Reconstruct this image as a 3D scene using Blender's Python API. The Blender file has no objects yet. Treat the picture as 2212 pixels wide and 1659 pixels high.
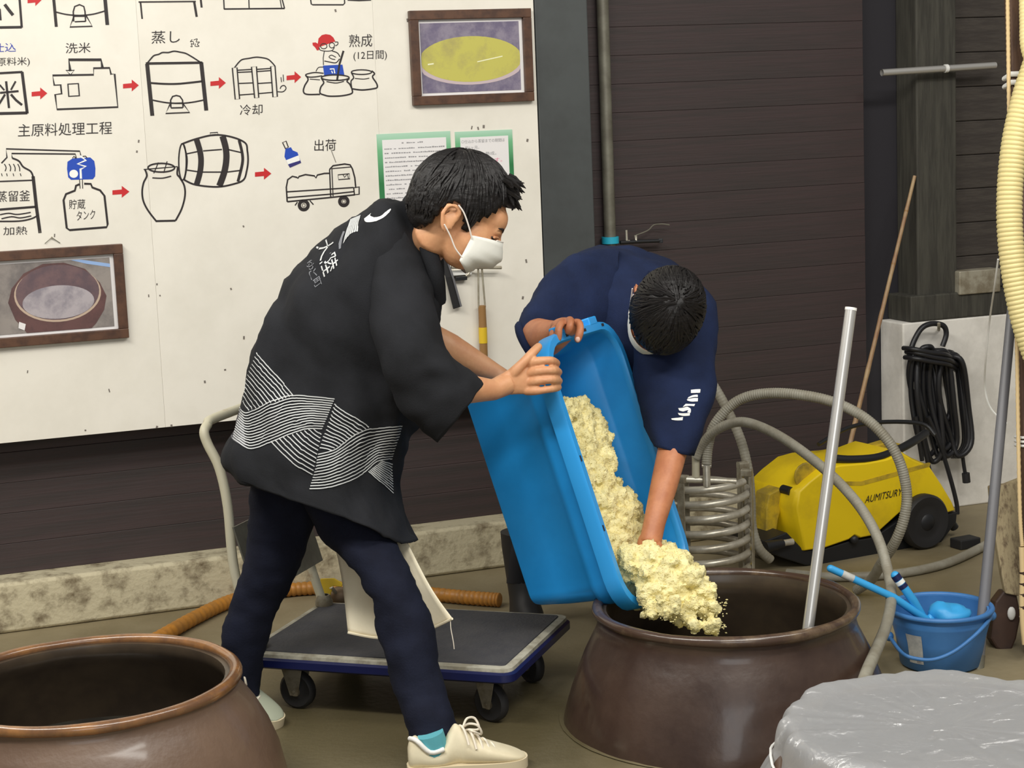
import bpy, bmesh, math, random
from mathutils import Vector, Matrix, noise
from mathutils.bvhtree import BVHTree

random.seed(7)
V3 = Vector
scene = bpy.context.scene
COL = scene.collection

# ------------------------------------------------------------------ camera
FPX, PITCH, ROLL, EYE = 3950.0, math.radians(8.6), math.radians(2.35), 1.6
CF = V3((0, math.cos(PITCH), -math.sin(PITCH)))
_r0 = V3((1, 0, 0)); _u0 = V3((0, math.sin(PITCH), math.cos(PITCH)))
CR = _r0 * math.cos(ROLL) - _u0 * math.sin(ROLL)
CU = _r0 * math.sin(ROLL) + _u0 * math.cos(ROLL)
CC = V3((0, 0, EYE))
cd = bpy.data.cameras.new('camera')
cam = bpy.data.objects.new('camera', cd); COL.objects.link(cam)
cd.sensor_width = 36.0; cd.lens = FPX / 2212 * 36.0; cd.clip_end = 100
M = Matrix((CR, CU, -CF)).transposed().to_4x4(); M.translation = CC
cam.matrix_world = M
scene.camera = cam

# ------------------------------------------------------------------ light
w = bpy.data.worlds.new('hall_air'); scene.world = w; w.use_nodes = True
w.node_tree.nodes['Background'].inputs[0].default_value = (1.0, 0.97, 0.92, 1)
w.node_tree.nodes['Background'].inputs[1].default_value = 0.2
def area(name, loc, sx, sy, power, aim, col=(1, 0.97, 0.905)):
    l = bpy.data.lights.new(name, 'AREA'); l.shape = 'RECTANGLE'; l.size = sx; l.size_y = sy
    l.energy = power; l.color = col
    o = bpy.data.objects.new(name, l); COL.objects.link(o); o.location = loc
    o.rotation_euler = (V3(aim) - V3(loc)).to_track_quat('-Z', 'Y').to_euler()
area('ceiling_tube_light', (-1.7, 2.6, 3.7), 2.4, 0.35, 96, (-0.6, 5.2, 0.5))
area('ceiling_tube_light', (0.9, 1.6, 3.7), 2.4, 0.35, 74, (0.3, 5.0, 0.3))
area('ceiling_tube_light', (-3.0, 4.6, 3.6), 2.4, 0.35, 46, (0.0, 5.4, 0.4))
area('ceiling_tube_light', (2.2, 3.4, 3.7), 2.4, 0.35, 58, (1.4, 5.8, 0.2))
area('doorway_daylight', (0.6, -2.6, 2.3), 3.2, 2.2, 62, (0.2, 5.2, 0.7), (0.95, 0.98, 1.0))
scene.view_settings.view_transform = 'Standard'
scene.view_settings.look = 'None'
scene.view_settings.gamma = 1.0
scene.view_settings.use_curve_mapping = False
scene.view_settings.exposure = 0.0

# ------------------------------------------------------------------ pixel helpers (photograph frame 2212 x 1659)
def ray(x, y): return CF + CR * ((x - 1106) / FPX) - CU * ((y - 829.5) / FPX)
def at(x, y, D): return CC + ray(x, y) * D
def fl(x, y, z=0.0):
    d = ray(x, y); return CC + d * ((z - EYE) / d.z)
def ppm(D): return FPX / D
def onplane(x, y, P, n):
    d = ray(x, y); return CC + d * ((P - CC).dot(n) / d.dot(n))
TH = math.radians(20.3)
WD = V3((math.cos(TH), math.sin(TH), 0)); WN = V3((math.sin(TH), -math.cos(TH), 0))
W0 = V3((-1.0, 5.92, 0))
def wp(u, z, off=0.0): return W0 + WD * u + WN * off + V3((0, 0, z))
def wpx(x, y, off=0.0): return onplane(x, y, W0 + WN * off, WN)
def wuz(x, y, off=0.0):
    p = wpx(x, y, off); return ((p - W0).dot(WD), p.z)

# ------------------------------------------------------------------ materials
def lin(c):
    return tuple(((v / 255) / 12.92 if v / 255 <= 0.04045 else ((v / 255 + 0.055) / 1.055) ** 2.4) for v in c[:3]) + (1,)
def mat(name, c, rough=0.6, metal=0.0, c2=None, scale=8.0, lo=0.4, hi=0.6, bump=0.0, bscale=60.0, stretch=(1, 1, 1), spec=0.5, coat=0.0, sheen=0.0, trans=0.0, rough2=None, detail=5.0):
    m = bpy.data.materials.new(name); m.use_nodes = True
    nt = m.node_tree; b = nt.nodes['Principled BSDF']
    b.inputs['Base Color'].default_value = lin(c); b.inputs['Roughness'].default_value = rough
    b.inputs['Metallic'].default_value = metal; b.inputs['Specular IOR Level'].default_value = spec
    b.inputs['Coat Weight'].default_value = coat; b.inputs['Coat Roughness'].default_value = 0.12
    b.inputs['Sheen Weight'].default_value = sheen
    b.inputs['Transmission Weight'].default_value = trans
    if c2 or bump or rough2 is not None:
        tc = nt.nodes.new('ShaderNodeTexCoord'); mp = nt.nodes.new('ShaderNodeMapping')
        mp.inputs['Scale'].default_value = stretch
        nt.links.new(tc.outputs['Object'], mp.inputs['Vector'])
    if c2 or rough2 is not None:
        nz = nt.nodes.new('ShaderNodeTexNoise'); nz.inputs['Scale'].default_value = scale; nz.inputs['Detail'].default_value = detail
        nz.inputs['Roughness'].default_value = 0.65
        nt.links.new(mp.outputs[0], nz.inputs['Vector'])
    if c2:
        rp = nt.nodes.new('ShaderNodeValToRGB')
        rp.color_ramp.elements[0].position = lo; rp.color_ramp.elements[1].position = hi
        rp.color_ramp.elements[0].color = lin(c); rp.color_ramp.elements[1].color = lin(c2)
        nt.links.new(nz.outputs['Fac'], rp.inputs['Fac']); nt.links.new(rp.outputs[0], b.inputs['Base Color'])
    if rough2 is not None:
        mr = nt.nodes.new('ShaderNodeMapRange'); mr.inputs['From Min'].default_value = lo; mr.inputs['From Max'].default_value = hi
        mr.inputs['To Min'].default_value = rough; mr.inputs['To Max'].default_value = rough2
        nt.links.new(nz.outputs['Fac'], mr.inputs['Value']); nt.links.new(mr.outputs[0], b.inputs['Roughness'])
    if bump:
        n2 = nt.nodes.new('ShaderNodeTexNoise'); n2.inputs['Scale'].default_value = bscale; n2.inputs['Detail'].default_value = 4
        nt.links.new(mp.outputs[0], n2.inputs['Vector'])
        bp = nt.nodes.new('ShaderNodeBump'); bp.inputs['Strength'].default_value = bump; bp.inputs['Distance'].default_value = 0.01
        nt.links.new(n2.outputs['Fac'], bp.inputs['Height']); nt.links.new(bp.outputs[0], b.inputs['Normal'])
    return m

MT = dict(
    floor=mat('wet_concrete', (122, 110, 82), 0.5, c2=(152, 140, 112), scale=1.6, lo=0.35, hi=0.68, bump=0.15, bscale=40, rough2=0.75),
    wall=mat('dark_brown_boards', (64, 51, 51), 0.6, c2=(54, 47, 46), scale=3.0, stretch=(0.4, 0.4, 9), bump=0.1, bscale=14),
    wallr=mat('dark_weathered_boards', (72, 66, 60), 0.7, c2=(58, 52, 48), scale=6, stretch=(1, 1, 6), bump=0.2, bscale=20),
    jamb=mat('greenish_old_timber', (72, 70, 62), 0.75, c2=(56, 54, 48), scale=14, stretch=(3, 3, 0.3), bump=0.2, bscale=30),
    dark=mat('dark_recess', (40, 38, 44), 0.7),
    column=mat('painted_steel', (72, 76, 76), 0.5, c2=(64, 67, 67), scale=4),
    curb=mat('stained_concrete', (200, 190, 160), 0.85, c2=(112, 98, 74), scale=15, lo=0.48, hi=0.72, bump=0.35, bscale=60),
    plaster=mat('grey_white_plaster', (240, 236, 228), 0.8, c2=(222, 218, 210), scale=7, bump=0.1),
    board=mat('white_board', (236, 231, 219), 0.55, c2=(226, 221, 208), scale=3.5, lo=0.4, hi=0.7),
    ink=mat('black_marker', (38, 30, 30), 0.5), blue=mat('blue_marker', (20, 70, 180), 0.5),
    bluetxt=mat('blue_pen', (40, 60, 170), 0.5), navyp=mat('navy_paint', (45, 40, 110), 0.5),
    red=mat('red_marker', (196, 30, 34), 0.5), white=mat('white_paint', (242, 242, 238), 0.5), scuff=mat('grey_scuff', (120, 112, 104), 0.7),
    frame=mat('brown_wood_frame', (92, 62, 44), 0.45, c2=(70, 46, 34), scale=20, stretch=(1, 1, 1)),
    steel=mat('stainless_steel', (214, 208, 192), 0.3, 0.4, c2=(176, 168, 150), scale=12),
    steeld=mat('dull_steel', (176, 170, 152), 0.5, 0.3, c2=(140, 130, 110), scale=16),
    galv=mat('galvanised_pipe', (128, 126, 112), 0.5, 0.3, c2=(108, 104, 92), scale=9),
    cyan=mat('cyan_tape', (40, 175, 205), 0.5),
    bamboo=mat('bamboo', (150, 112, 82), 0.5, c2=(176, 150, 112), scale=14, stretch=(1, 1, 0.6)),
    jarin=mat('dark_inner_glaze', (66, 56, 46), 0.32, c2=(80, 68, 54), scale=6), jar=mat('brown_glazed_stoneware', (54, 39, 33), 0.3, c2=(76, 58, 48), scale=5, lo=0.35, hi=0.75, bump=0.12, bscale=30, coat=0.35, rough2=0.42),
    jarl=mat('brown_salt_glaze', (96, 75, 61), 0.42, c2=(118, 95, 77), scale=2.6, lo=0.35, hi=0.75, bump=0.12, bscale=60, coat=0.25),
    rim=mat('tan_glazed_lip', (150, 105, 62), 0.25, c2=(110, 78, 54), scale=9, coat=0.6),
    rimd=mat('brown_glazed_lip', (74, 56, 45), 0.28, c2=(124, 104, 80), scale=9, lo=0.5, hi=0.7, coat=0.5),
    mash=mat('dark_liquid', (40, 38, 34), 0.12, c2=(54, 52, 46), scale=8),
    tub=mat('blue_plastic', (36, 156, 236), 0.42, c2=(30, 146, 224), scale=3, bump=0.04, bscale=30),
    tubrim=mat('bright_blue_plastic', (48, 160, 235), 0.38),
    bucket=mat('mid_blue_plastic', (72, 130, 192), 0.45, c2=(62, 118, 180), scale=5),
    brush=mat('sky_blue_plastic', (58, 165, 228), 0.42),
    rice=mat('steamed_rice', (246, 236, 180), 0.6, c2=(236, 222, 156), scale=28, lo=0.35, hi=0.65, bump=0.4, bscale=130),
    deck=mat('grey_rubber_deck', (52, 52, 58), 0.7, c2=(64, 63, 66), scale=9, bump=0.25, bscale=120),
    decktrim=mat('worn_grey_edge', (178, 174, 158), 0.6, c2=(140, 134, 116), scale=20),
    bumper=mat('navy_bumper', (20, 27, 74), 0.4),
    cream=mat('chipped_cream_paint', (196, 190, 166), 0.45, c2=(150, 104, 66), scale=9, lo=0.6, hi=0.72),
    rubber=mat('black_rubber', (36, 35, 36), 0.6), caster=mat('grey_caster_metal', (138, 132, 116), 0.55, 0.3, c2=(110, 100, 80), scale=20),
    black=mat('black_plastic', (30, 31, 34), 0.45), blackhose=mat('black_hose_rubber', (34, 34, 37), 0.4),
    yellow=mat('yellow_plastic', (246, 212, 22), 0.42, c2=(206, 172, 36), scale=4.5, lo=0.5, hi=0.85),
    yellowd=mat('dirty_yellow_plastic', (206, 174, 40), 0.6, c2=(150, 128, 48), scale=14),
    orange=mat('amber_hose', (190, 128, 48), 0.45, c2=(170, 118, 54), scale=20),
    hose=mat('grey_flexible_hose', (158, 154, 140), 0.5, c2=(142, 136, 120), scale=14),
    beige=mat('cream_corrugated_hose', (222, 206, 146), 0.45), rope=mat('tan_braided_rope', (214, 188, 140), 0.7),
    post=mat('brown_timber_post', (98, 72, 54), 0.65, c2=(76, 54, 42), scale=14, stretch=(3, 3, 0.3), bump=0.2, bscale=30),
    plank=mat('weathered_grey_wood', (172, 156, 122), 0.8, c2=(108, 90, 68), scale=22, stretch=(3, 3, 0.22), lo=0.48, hi=0.68, bump=0.4, bscale=40),
    darkwood=mat('dark_brown_wood', (72, 50, 38), 0.6, c2=(58, 40, 32), scale=12),
    pole=mat('grey_plastic_pole', (112, 112, 116), 0.4), alu=mat('bright_aluminium', (214, 212, 208), 0.3, 0.65),
    coat=mat('black_cotton', (30, 31, 34), 0.9, c2=(36, 37, 41), scale=5, bump=0.12, bscale=300, spec=0.25),
    print=mat('silver_grey_print', (198, 200, 200), 0.7), printd=mat('dull_grey_print', (118, 120, 126), 0.7), patch=mat('grey_faded_cloth', (92, 90, 96), 0.85),
    trousers=mat('navy_cotton', (18, 21, 36), 0.9, c2=(23, 27, 44), scale=8, bump=0.15, bscale=200, spec=0.25),
    shirt=mat('navy_jersey', (28, 40, 72), 0.9, c2=(23, 33, 60), scale=5, bump=0.15, bscale=220, spec=0.25),
    workpants=mat('dark_work_trousers', (30, 30, 36), 0.85),
    skin=mat('skin', (214, 160, 118), 0.5, c2=(204, 146, 106), scale=16, bump=0.06, bscale=120),
    skin2=mat('tanned_skin', (200, 132, 92), 0.5, c2=(184, 116, 80), scale=16, bump=0.06, bscale=120),
    hair=mat('black_hair', (18, 16, 16), 0.5, c2=(25, 22, 22), scale=60, stretch=(0.4, 1, 1), bump=0.3, bscale=90, spec=0.35),
    mask=mat('white_mask', (226, 226, 218), 0.8, bump=0.05), loop=mat('white_elastic', (235, 228, 220), 0.7),
    canvas=mat('cream_canvas', (252, 242, 214), 0.8, c2=(246, 234, 204), scale=9, bump=0.25, bscale=14),
    peach=mat('unbleached_canvas', (222, 188, 156), 0.85, bump=0.2, bscale=14),
    shoe=mat('cream_leather', (232, 222, 192), 0.5, c2=(220, 208, 176), scale=10), shoesole=mat('cream_rubber_sole', (214, 200, 168), 0.6),
    lining=mat('white_shoe_lining', (240, 238, 232), 0.7), lace=mat('white_lace', (236, 226, 208), 0.8), sock=mat('teal_sock', (90, 168, 180), 0.85),
    shoeg=mat('pale_green_shoe', (176, 182, 160), 0.6),
    paper=mat('white_paper', (232, 229, 228), 0.6), texg=mat('grey_print', (150, 148, 150), 0.7), pink=mat('pink_print', (225, 130, 160), 0.7),
    eye=mat('dark_eye', (30, 22, 20), 0.25), brow=mat('dark_brow', (40, 30, 26), 0.7),
    label=mat('paper_label', (200, 200, 194), 0.6, c2=(176, 178, 176), scale=40), nail=mat('fingernail', (235, 190, 170), 0.35),
    brass=mat('old_brass', (120, 100, 78), 0.5, 0.4), handlewood=mat('brown_handle_wood', (150, 112, 66), 0.5), yband=mat('yellow_band', (222, 186, 40), 0.5),
)
# green gradient border of the printed notices (flat print)
def gradmat(name, z0, z1):
    m = bpy.data.materials.new(name); m.use_nodes = True; nt = m.node_tree; b = nt.nodes['Principled BSDF']
    tc = nt.nodes.new('ShaderNodeTexCoord'); sp = nt.nodes.new('ShaderNodeSeparateXYZ'); mr = nt.nodes.new('ShaderNodeMapRange'); rp = nt.nodes.new('ShaderNodeValToRGB')
    nt.links.new(tc.outputs['Object'], sp.inputs[0]); nt.links.new(sp.outputs[2], mr.inputs['Value'])
    mr.inputs['From Min'].default_value = z0; mr.inputs['From Max'].default_value = z1
    e = rp.color_ramp.elements; e[0].color = lin((60, 140, 90)); e[1].color = lin((176, 214, 190))
    n = e.new(0.55); n.color = lin((40, 118, 66)); n = e.new(0.85); n.color = lin((110, 180, 130))
    nt.links.new(mr.outputs[0], rp.inputs[0]); nt.links.new(rp.outputs[0], b.inputs['Base Color']); b.inputs['Roughness'].default_value = 0.5
    return m
# crumpled translucent sheet
def filmmat():
    m = bpy.data.materials.new('clear_film'); m.use_nodes = True; nt = m.node_tree; b = nt.nodes['Principled BSDF']; out = nt.nodes['Material Output']
    b.inputs['Base Color'].default_value = lin((216, 218, 221)); b.inputs['Roughness'].default_value = 0.14; b.inputs['Specular IOR Level'].default_value = 0.8
    tr = nt.nodes.new('ShaderNodeBsdfTransparent'); tr.inputs[0].default_value = (0.92, 0.92, 0.92, 1)
    tl = nt.nodes.new('ShaderNodeBsdfTranslucent'); tl.inputs[0].default_value = (0.8, 0.8, 0.78, 1)
    m1 = nt.nodes.new('ShaderNodeMixShader'); m1.inputs[0].default_value = 0.3
    m2 = nt.nodes.new('ShaderNodeMixShader'); m2.inputs[0].default_value = 0.36
    nt.links.new(b.outputs[0], m1.inputs[1]); nt.links.new(tl.outputs[0], m1.inputs[2])
    nt.links.new(m1.outputs[0], m2.inputs[1]); nt.links.new(tr.outputs[0], m2.inputs[2]); nt.links.new(m2.outputs[0], out.inputs['Surface'])
    tc = nt.nodes.new('ShaderNodeTexCoord'); nz = nt.nodes.new('ShaderNodeTexNoise'); nz.inputs['Scale'].default_value = 11; nz.inputs['Detail'].default_value = 8; nz.inputs['Distortion'].default_value = 1.2
    nt.links.new(tc.outputs['Object'], nz.inputs['Vector'])
    wv = nt.nodes.new('ShaderNodeVectorMath'); wv.operation = 'MULTIPLY_ADD'; wv.inputs[1].default_value = (0.09, 0.09, 0.09)
    nt.links.new(nz.outputs['Color'], wv.inputs[0]); nt.links.new(tc.outputs['Object'], wv.inputs[2])
    v1 = nt.nodes.new('ShaderNodeTexVoronoi'); v1.inputs['Scale'].default_value = 9; v2 = nt.nodes.new('ShaderNodeTexVoronoi'); v2.inputs['Scale'].default_value = 26
    nt.links.new(wv.outputs[0], v1.inputs['Vector']); nt.links.new(wv.outputs[0], v2.inputs['Vector'])
    sm = nt.nodes.new('ShaderNodeMath'); sm.operation = 'MULTIPLY_ADD'; sm.inputs[1].default_value = 0.3; nt.links.new(v2.outputs['Distance'], sm.inputs[0]); nt.links.new(v1.outputs['Distance'], sm.inputs[2])
    bp = nt.nodes.new('ShaderNodeBump'); bp.inputs['Strength'].default_value = 0.8; bp.inputs['Distance'].default_value = 0.035
    nt.links.new(sm.outputs[0], bp.inputs['Height'])
    b.inputs['Specular IOR Level'].default_value = 0.2; b.inputs['Roughness'].default_value = 0.5
    gl = nt.nodes.new('ShaderNodeBsdfGlossy'); gl.inputs['Roughness'].default_value = 0.13; nt.links.new(bp.outputs[0], gl.inputs['Normal'])
    m4 = nt.nodes.new('ShaderNodeMixShader'); m4.inputs[0].default_value = 0.16
    nt.links.new(m2.outputs[0], m4.inputs[1]); nt.links.new(gl.outputs[0], m4.inputs[2]); nt.links.new(m4.outputs[0], out.inputs['Surface'])
    return m
MT['film'] = filmmat()
# trolley shade painted into the floor colour, with a wet gloss on the concrete
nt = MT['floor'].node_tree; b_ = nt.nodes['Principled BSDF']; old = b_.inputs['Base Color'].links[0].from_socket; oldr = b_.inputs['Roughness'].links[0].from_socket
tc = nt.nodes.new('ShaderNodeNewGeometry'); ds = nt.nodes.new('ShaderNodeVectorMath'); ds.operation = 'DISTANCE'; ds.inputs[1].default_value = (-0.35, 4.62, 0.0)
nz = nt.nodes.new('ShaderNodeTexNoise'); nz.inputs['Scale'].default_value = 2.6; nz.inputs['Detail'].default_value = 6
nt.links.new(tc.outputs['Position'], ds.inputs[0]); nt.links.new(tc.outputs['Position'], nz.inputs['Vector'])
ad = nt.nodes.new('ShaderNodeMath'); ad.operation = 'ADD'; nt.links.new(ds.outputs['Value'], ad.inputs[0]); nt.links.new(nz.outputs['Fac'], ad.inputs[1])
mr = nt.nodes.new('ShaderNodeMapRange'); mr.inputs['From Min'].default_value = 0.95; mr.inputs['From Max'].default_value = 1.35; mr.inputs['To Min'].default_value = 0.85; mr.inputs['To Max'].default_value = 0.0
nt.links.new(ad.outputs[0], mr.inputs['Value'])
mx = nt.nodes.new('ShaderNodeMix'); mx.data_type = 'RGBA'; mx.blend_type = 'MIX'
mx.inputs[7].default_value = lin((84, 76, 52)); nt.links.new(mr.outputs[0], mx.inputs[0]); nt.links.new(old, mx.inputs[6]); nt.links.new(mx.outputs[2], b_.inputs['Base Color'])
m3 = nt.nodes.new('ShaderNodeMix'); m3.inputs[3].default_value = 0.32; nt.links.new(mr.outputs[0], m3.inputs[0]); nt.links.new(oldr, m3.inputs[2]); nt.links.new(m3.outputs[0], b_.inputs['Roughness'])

# ------------------------------------------------------------------ geometry kit
def catmull(P, n, closed=False):
    """n samples per span through points (tuples or Vectors of any size)"""
    P = [list(p) for p in P]; k = len(P); out = []
    spans = k if closed else k - 1
    for i in range(spans):
        if closed: a, b, c, d = P[(i - 1) % k], P[i], P[(i + 1) % k], P[(i + 2) % k]
        else: a, b, c, d = P[max(i - 1, 0)], P[i], P[i + 1], P[min(i + 2, k - 1)]
        for j in range(n):
            t = j / n
            out.append([0.5 * ((2 * q) + (-p + r) * t + (2 * p - 5 * q + 4 * r - s) * t * t + (-p + 3 * q - 3 * r + s) * t ** 3) for p, q, r, s in zip(a, b, c, d)])
    if not closed: out.append(P[-1])
    return out
def vs(P): return [V3(p[:3]) for p in P]
WORLD = {}
class MB:
    def __init__(s): s.v = []; s.f = []
    def add(s, vv, ff):
        b = len(s.v); s.v += [V3(p) for p in vv]; s.f += [tuple(i + b for i in q) for q in ff]; return s
    def box(s, c, size, ax=None):
        c = V3(c); X, Y, Z = ax or (V3((1, 0, 0)), V3((0, 1, 0)), V3((0, 0, 1))); a, b, d = [q / 2 for q in size]
        vv = [c + X * (a * i) + Y * (b * j) + Z * (d * k) for k in (-1, 1) for j in (-1, 1) for i in (-1, 1)]
        return s.add(vv, [(0, 2, 3, 1), (4, 5, 7, 6), (0, 1, 5, 4), (2, 6, 7, 3), (0, 4, 6, 2), (1, 3, 7, 5)])
    def loft(s, rings, cap0=True, cap1=True, closed=True):
        n = len(rings[0]); vv = [p for r in rings for p in r]; ff = []
        for i in range(len(rings) - 1):
            for j in range(n if closed else n - 1):
                k = (j + 1) % n; ff.append((i * n + j, i * n + k, (i + 1) * n + k, (i + 1) * n + j))
        if cap0: ff.append(tuple(reversed(range(n))))
        if cap1: ff.append(tuple((len(rings) - 1) * n + j for j in range(n)))
        return s.add(vv, ff)
    def tube(s, pts, r, seg=10, caps=True, closed=False, flat=1.0, flatdir=None, round_=False):
        P = [V3(p) for p in pts]; k = len(P)
        R = [r] * k if not hasattr(r, '__len__') else list(r)
        if round_ and not closed:
            t0 = (P[0] - P[1]).normalized(); t1 = (P[-1] - P[-2]).normalized(); A = []; B = []
            for q in (0.95, 0.7, 0.35): A.append((P[0] + t0 * R[0] * q, R[0] * math.sqrt(1 - q * q))); 
            for q in (0.35, 0.7, 0.95): B.append((P[-1] + t1 * R[-1] * q, R[-1] * math.sqrt(1 - q * q)))
            P = [a for a, _ in A] + P + [b for b, _ in B]; R = [a for _, a in A] + R + [b for _, b in B]; k = len(P)
        T = []
        for i in range(k):
            a = P[(i - 1) % k] if closed or i > 0 else P[i]; b = P[(i + 1) % k] if closed or i < k - 1 else P[i]
            t = (b - a); T.append(t.normalized() if t.length > 1e-9 else V3((0, 0, 1)))
        up = V3(flatdir) if flatdir is not None else (V3((0, 0, 1)) if abs(T[0].z) < 0.9 else V3((1, 0, 0)))
        N = (up - T[0] * up.dot(T[0])).normalized(); rings = []
        for i in range(k):
            if flatdir is not None: N = (up - T[i] * up.dot(T[i])).normalized()
            elif i:
                q = T[i - 1].rotation_difference(T[i]); N = (q @ N); N = (N - T[i] * N.dot(T[i])).normalized()
            B = T[i].cross(N)
            rings.append([P[i] + (N * math.cos(2 * math.pi * j / seg) * flat + B * math.sin(2 * math.pi * j / seg)) * R[i] for j in range(seg)])
        if closed: rings.append(rings[0]); return s.loft(rings, False, False)
        return s.loft(rings, caps, caps)
    def lathe(s, prof, c, seg=48, axes=None, wob=0.0):
        c = V3(c); X, Y, Z = axes or (V3((1, 0, 0)), V3((0, 1, 0)), V3((0, 0, 1))); rings = []
        for r, z in prof:
            rings.append([c + Z * z + (X * math.cos(2 * math.pi * j / seg) + Y * math.sin(2 * math.pi * j / seg)) * max(r, 1e-4) for j in range(seg)])
        return s.loft(rings, prof[0][0] < 1e-3, prof[-1][0] < 1e-3)
    def ell(s, c, rad, axes=None, u=20, v=12):
        c = V3(c); X, Y, Z = axes or (V3((1, 0, 0)), V3((0, 1, 0)), V3((0, 0, 1))); rings = []
        for i in range(1, v):
            a = math.pi * i / v - math.pi / 2
            rings.append([c + X * (rad[0] * math.cos(a) * math.cos(2 * math.pi * j / u)) + Y * (rad[1] * math.cos(a) * math.sin(2 * math.pi * j / u)) + Z * (rad[2] * math.sin(a)) for j in range(u)])
        return s.loft(rings)
    def prism(s, pts, vec, scale=1.0):
        P = [V3(p) for p in pts]; c = sum(P, V3()) / len(P); Q = [c + (p - c) * scale + V3(vec) for p in P]
        n = len(P); ff = [tuple(reversed(range(n))), tuple(range(n, 2 * n))] + [(i, (i + 1) % n, n + (i + 1) % n, n + i) for i in range(n)]
        return s.add(P + Q, ff)
    def sheet(s, rows):
        n = len(rows[0]); return s.add([p for r in rows for p in r], [(i * n + j, i * n + j + 1, (i + 1) * n + j + 1, (i + 1) * n + j) for i in range(len(rows) - 1) for j in range(n - 1)])
    def sil(s, R, per=4, m=28, ex=2.3, cap0=True, cap1=True):
        """loft through silhouette rings (xl,yl,xr,yr,depth,half thickness)"""
        rings = []
        for xl, yl, xr, yr, D, rz in catmull(R, per):
            c = at((xl + xr) / 2, (yl + yr) / 2, D); a = (at(xr, yr, D) - at(xl, yl, D)) / 2
            b = ray((xl + xr) / 2, (yl + yr) / 2); b = b - a * (b.dot(a) / max(a.length_squared, 1e-9)); b = b.normalized() * rz
            ring = []
            for j in range(m):
                t = 2 * math.pi * j / m; ct, st = math.cos(t), math.sin(t)
                ring.append(c + a * (math.copysign(abs(ct) ** (2 / ex), ct)) + b * (math.copysign(abs(st) ** (2 / ex), st)))
            rings.append(ring)
        return s.loft(rings, cap0, cap1)
    def mesh(s, name):
        me = bpy.data.meshes.new(name); me.from_pydata([tuple(p) for p in s.v], [], s.f); me.update()
        bm = bmesh.new(); bm.from_mesh(me); bmesh.ops.recalc_face_normals(bm, faces=bm.faces); bm.to_mesh(me); bm.free(); return me
    def wrinkle(s, amp, fr, seed=0.0, stretch=(1, 1, 1)):
        me = s.mesh('tmp'); N = [v.normal.copy() for v in me.vertices]
        for i, p in enumerate(s.v):
            q = V3((p.x * stretch[0], p.y * stretch[1], p.z * stretch[2])) * fr + V3((seed, seed * 1.7, -seed))
            s.v[i] = p + N[i] * amp * noise.turbulence_vector(q, 3, False).x
        bpy.data.meshes.remove(me); return s
    def build(s, name, m, parent=None, smooth=True, bevel=0.0, sub=0, solid=0.0, me=None):
        if me is None and not s.v: return None
        me = me or s.mesh(name); me.name = name
        return place(name, me, m, parent, smooth, bevel, sub, solid)
def place(name, me, m, parent=None, smooth=True, bevel=0.0, sub=0, solid=0.0):
    me.materials.clear(); me.materials.append(MT[m] if isinstance(m, str) else m)
    vv = [v.co for v in me.vertices]
    lo = V3([min(v[i] for v in vv) for i in range(3)]); hi = V3([max(v[i] for v in vv) for i in range(3)])
    org = V3(((lo.x + hi.x) / 2, (lo.y + hi.y) / 2, lo.z)); me.transform(Matrix.Translation(-org))
    o = bpy.data.objects.new(name, me); COL.objects.link(o); WORLD[o.name] = org
    o.location = org
    if parent is not None: o.parent = parent; o.location = org - WORLD[parent.name]
    if smooth:
        for p in me.polygons: p.use_smooth = True
        me.set_sharp_from_angle(angle=math.radians(50))
    if solid:
        md = o.modifiers.new('solid', 'SOLIDIFY'); md.thickness = solid; md.offset = 0
    if bevel:
        md = o.modifiers.new('bevel', 'BEVEL'); md.width = bevel; md.segments = 2; md.limit_method = 'ANGLE'; md.angle_limit = math.radians(40)
    if sub:
        md = o.modifiers.new('sub', 'SUBSURF'); md.levels = sub; md.render_levels = sub
    return o
def thing(name, loc, label, cat, group=None):
    o = bpy.data.objects.new(name, None); COL.objects.link(o); o.location = V3(loc); o.empty_display_size = 0.1
    WORLD[o.name] = V3(loc); o['label'] = label; o['category'] = cat
    if group: o['group'] = group
    return o
def tag(o, label, cat, group=None):
    o['label'] = label; o['category'] = cat
    if group: o['group'] = group
    return o
def struct(o): o['kind'] = 'structure'; return o
def stuff(o): o['kind'] = 'stuff'; return o
def remeshed(mb, voxel, smooth=4, factor=0.5):
    me = mb.mesh('raw'); o = bpy.data.objects.new('raw', me); COL.objects.link(o)
    md = o.modifiers.new('r', 'REMESH'); md.mode = 'VOXEL'; md.voxel_size = voxel
    if smooth: md = o.modifiers.new('s', 'SMOOTH'); md.iterations = smooth; md.factor = factor
    dg = bpy.context.evaluated_depsgraph_get(); out = bpy.data.meshes.new_from_object(o.evaluated_get(dg))
    bpy.data.objects.remove(o); bpy.data.meshes.remove(me); return out
def joinmesh(meshes):
    mb = MB()
    for me in meshes: mb.add([v.co.copy() for v in me.vertices], [tuple(p.vertices) for p in me.polygons])
    return mb
def textmesh(body, shear=0.0):
    c = bpy.data.curves.new('t', 'FONT'); c.body = body; c.align_x = 'LEFT'; c.shear = shear; c.resolution_u = 3
    o = bpy.data.objects.new('t', c); COL.objects.link(o)
    dg = bpy.context.evaluated_depsgraph_get(); me = bpy.data.meshes.new_from_object(o.evaluated_get(dg))
    P = [v.co.copy() for v in me.vertices]; Fc = [tuple(p.vertices) for p in me.polygons]
    bpy.data.objects.remove(o); bpy.data.curves.remove(c); bpy.data.meshes.remove(me)
    x0 = min(p.x for p in P); x1 = max(p.x for p in P); y0 = min(p.y for p in P); y1 = max(p.y for p in P)
    return [((p.x - x0) / (x1 - x0), (p.y - y0) / (y1 - y0)) for p in P], Fc, (x1 - x0) / (y1 - y0)
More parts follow.
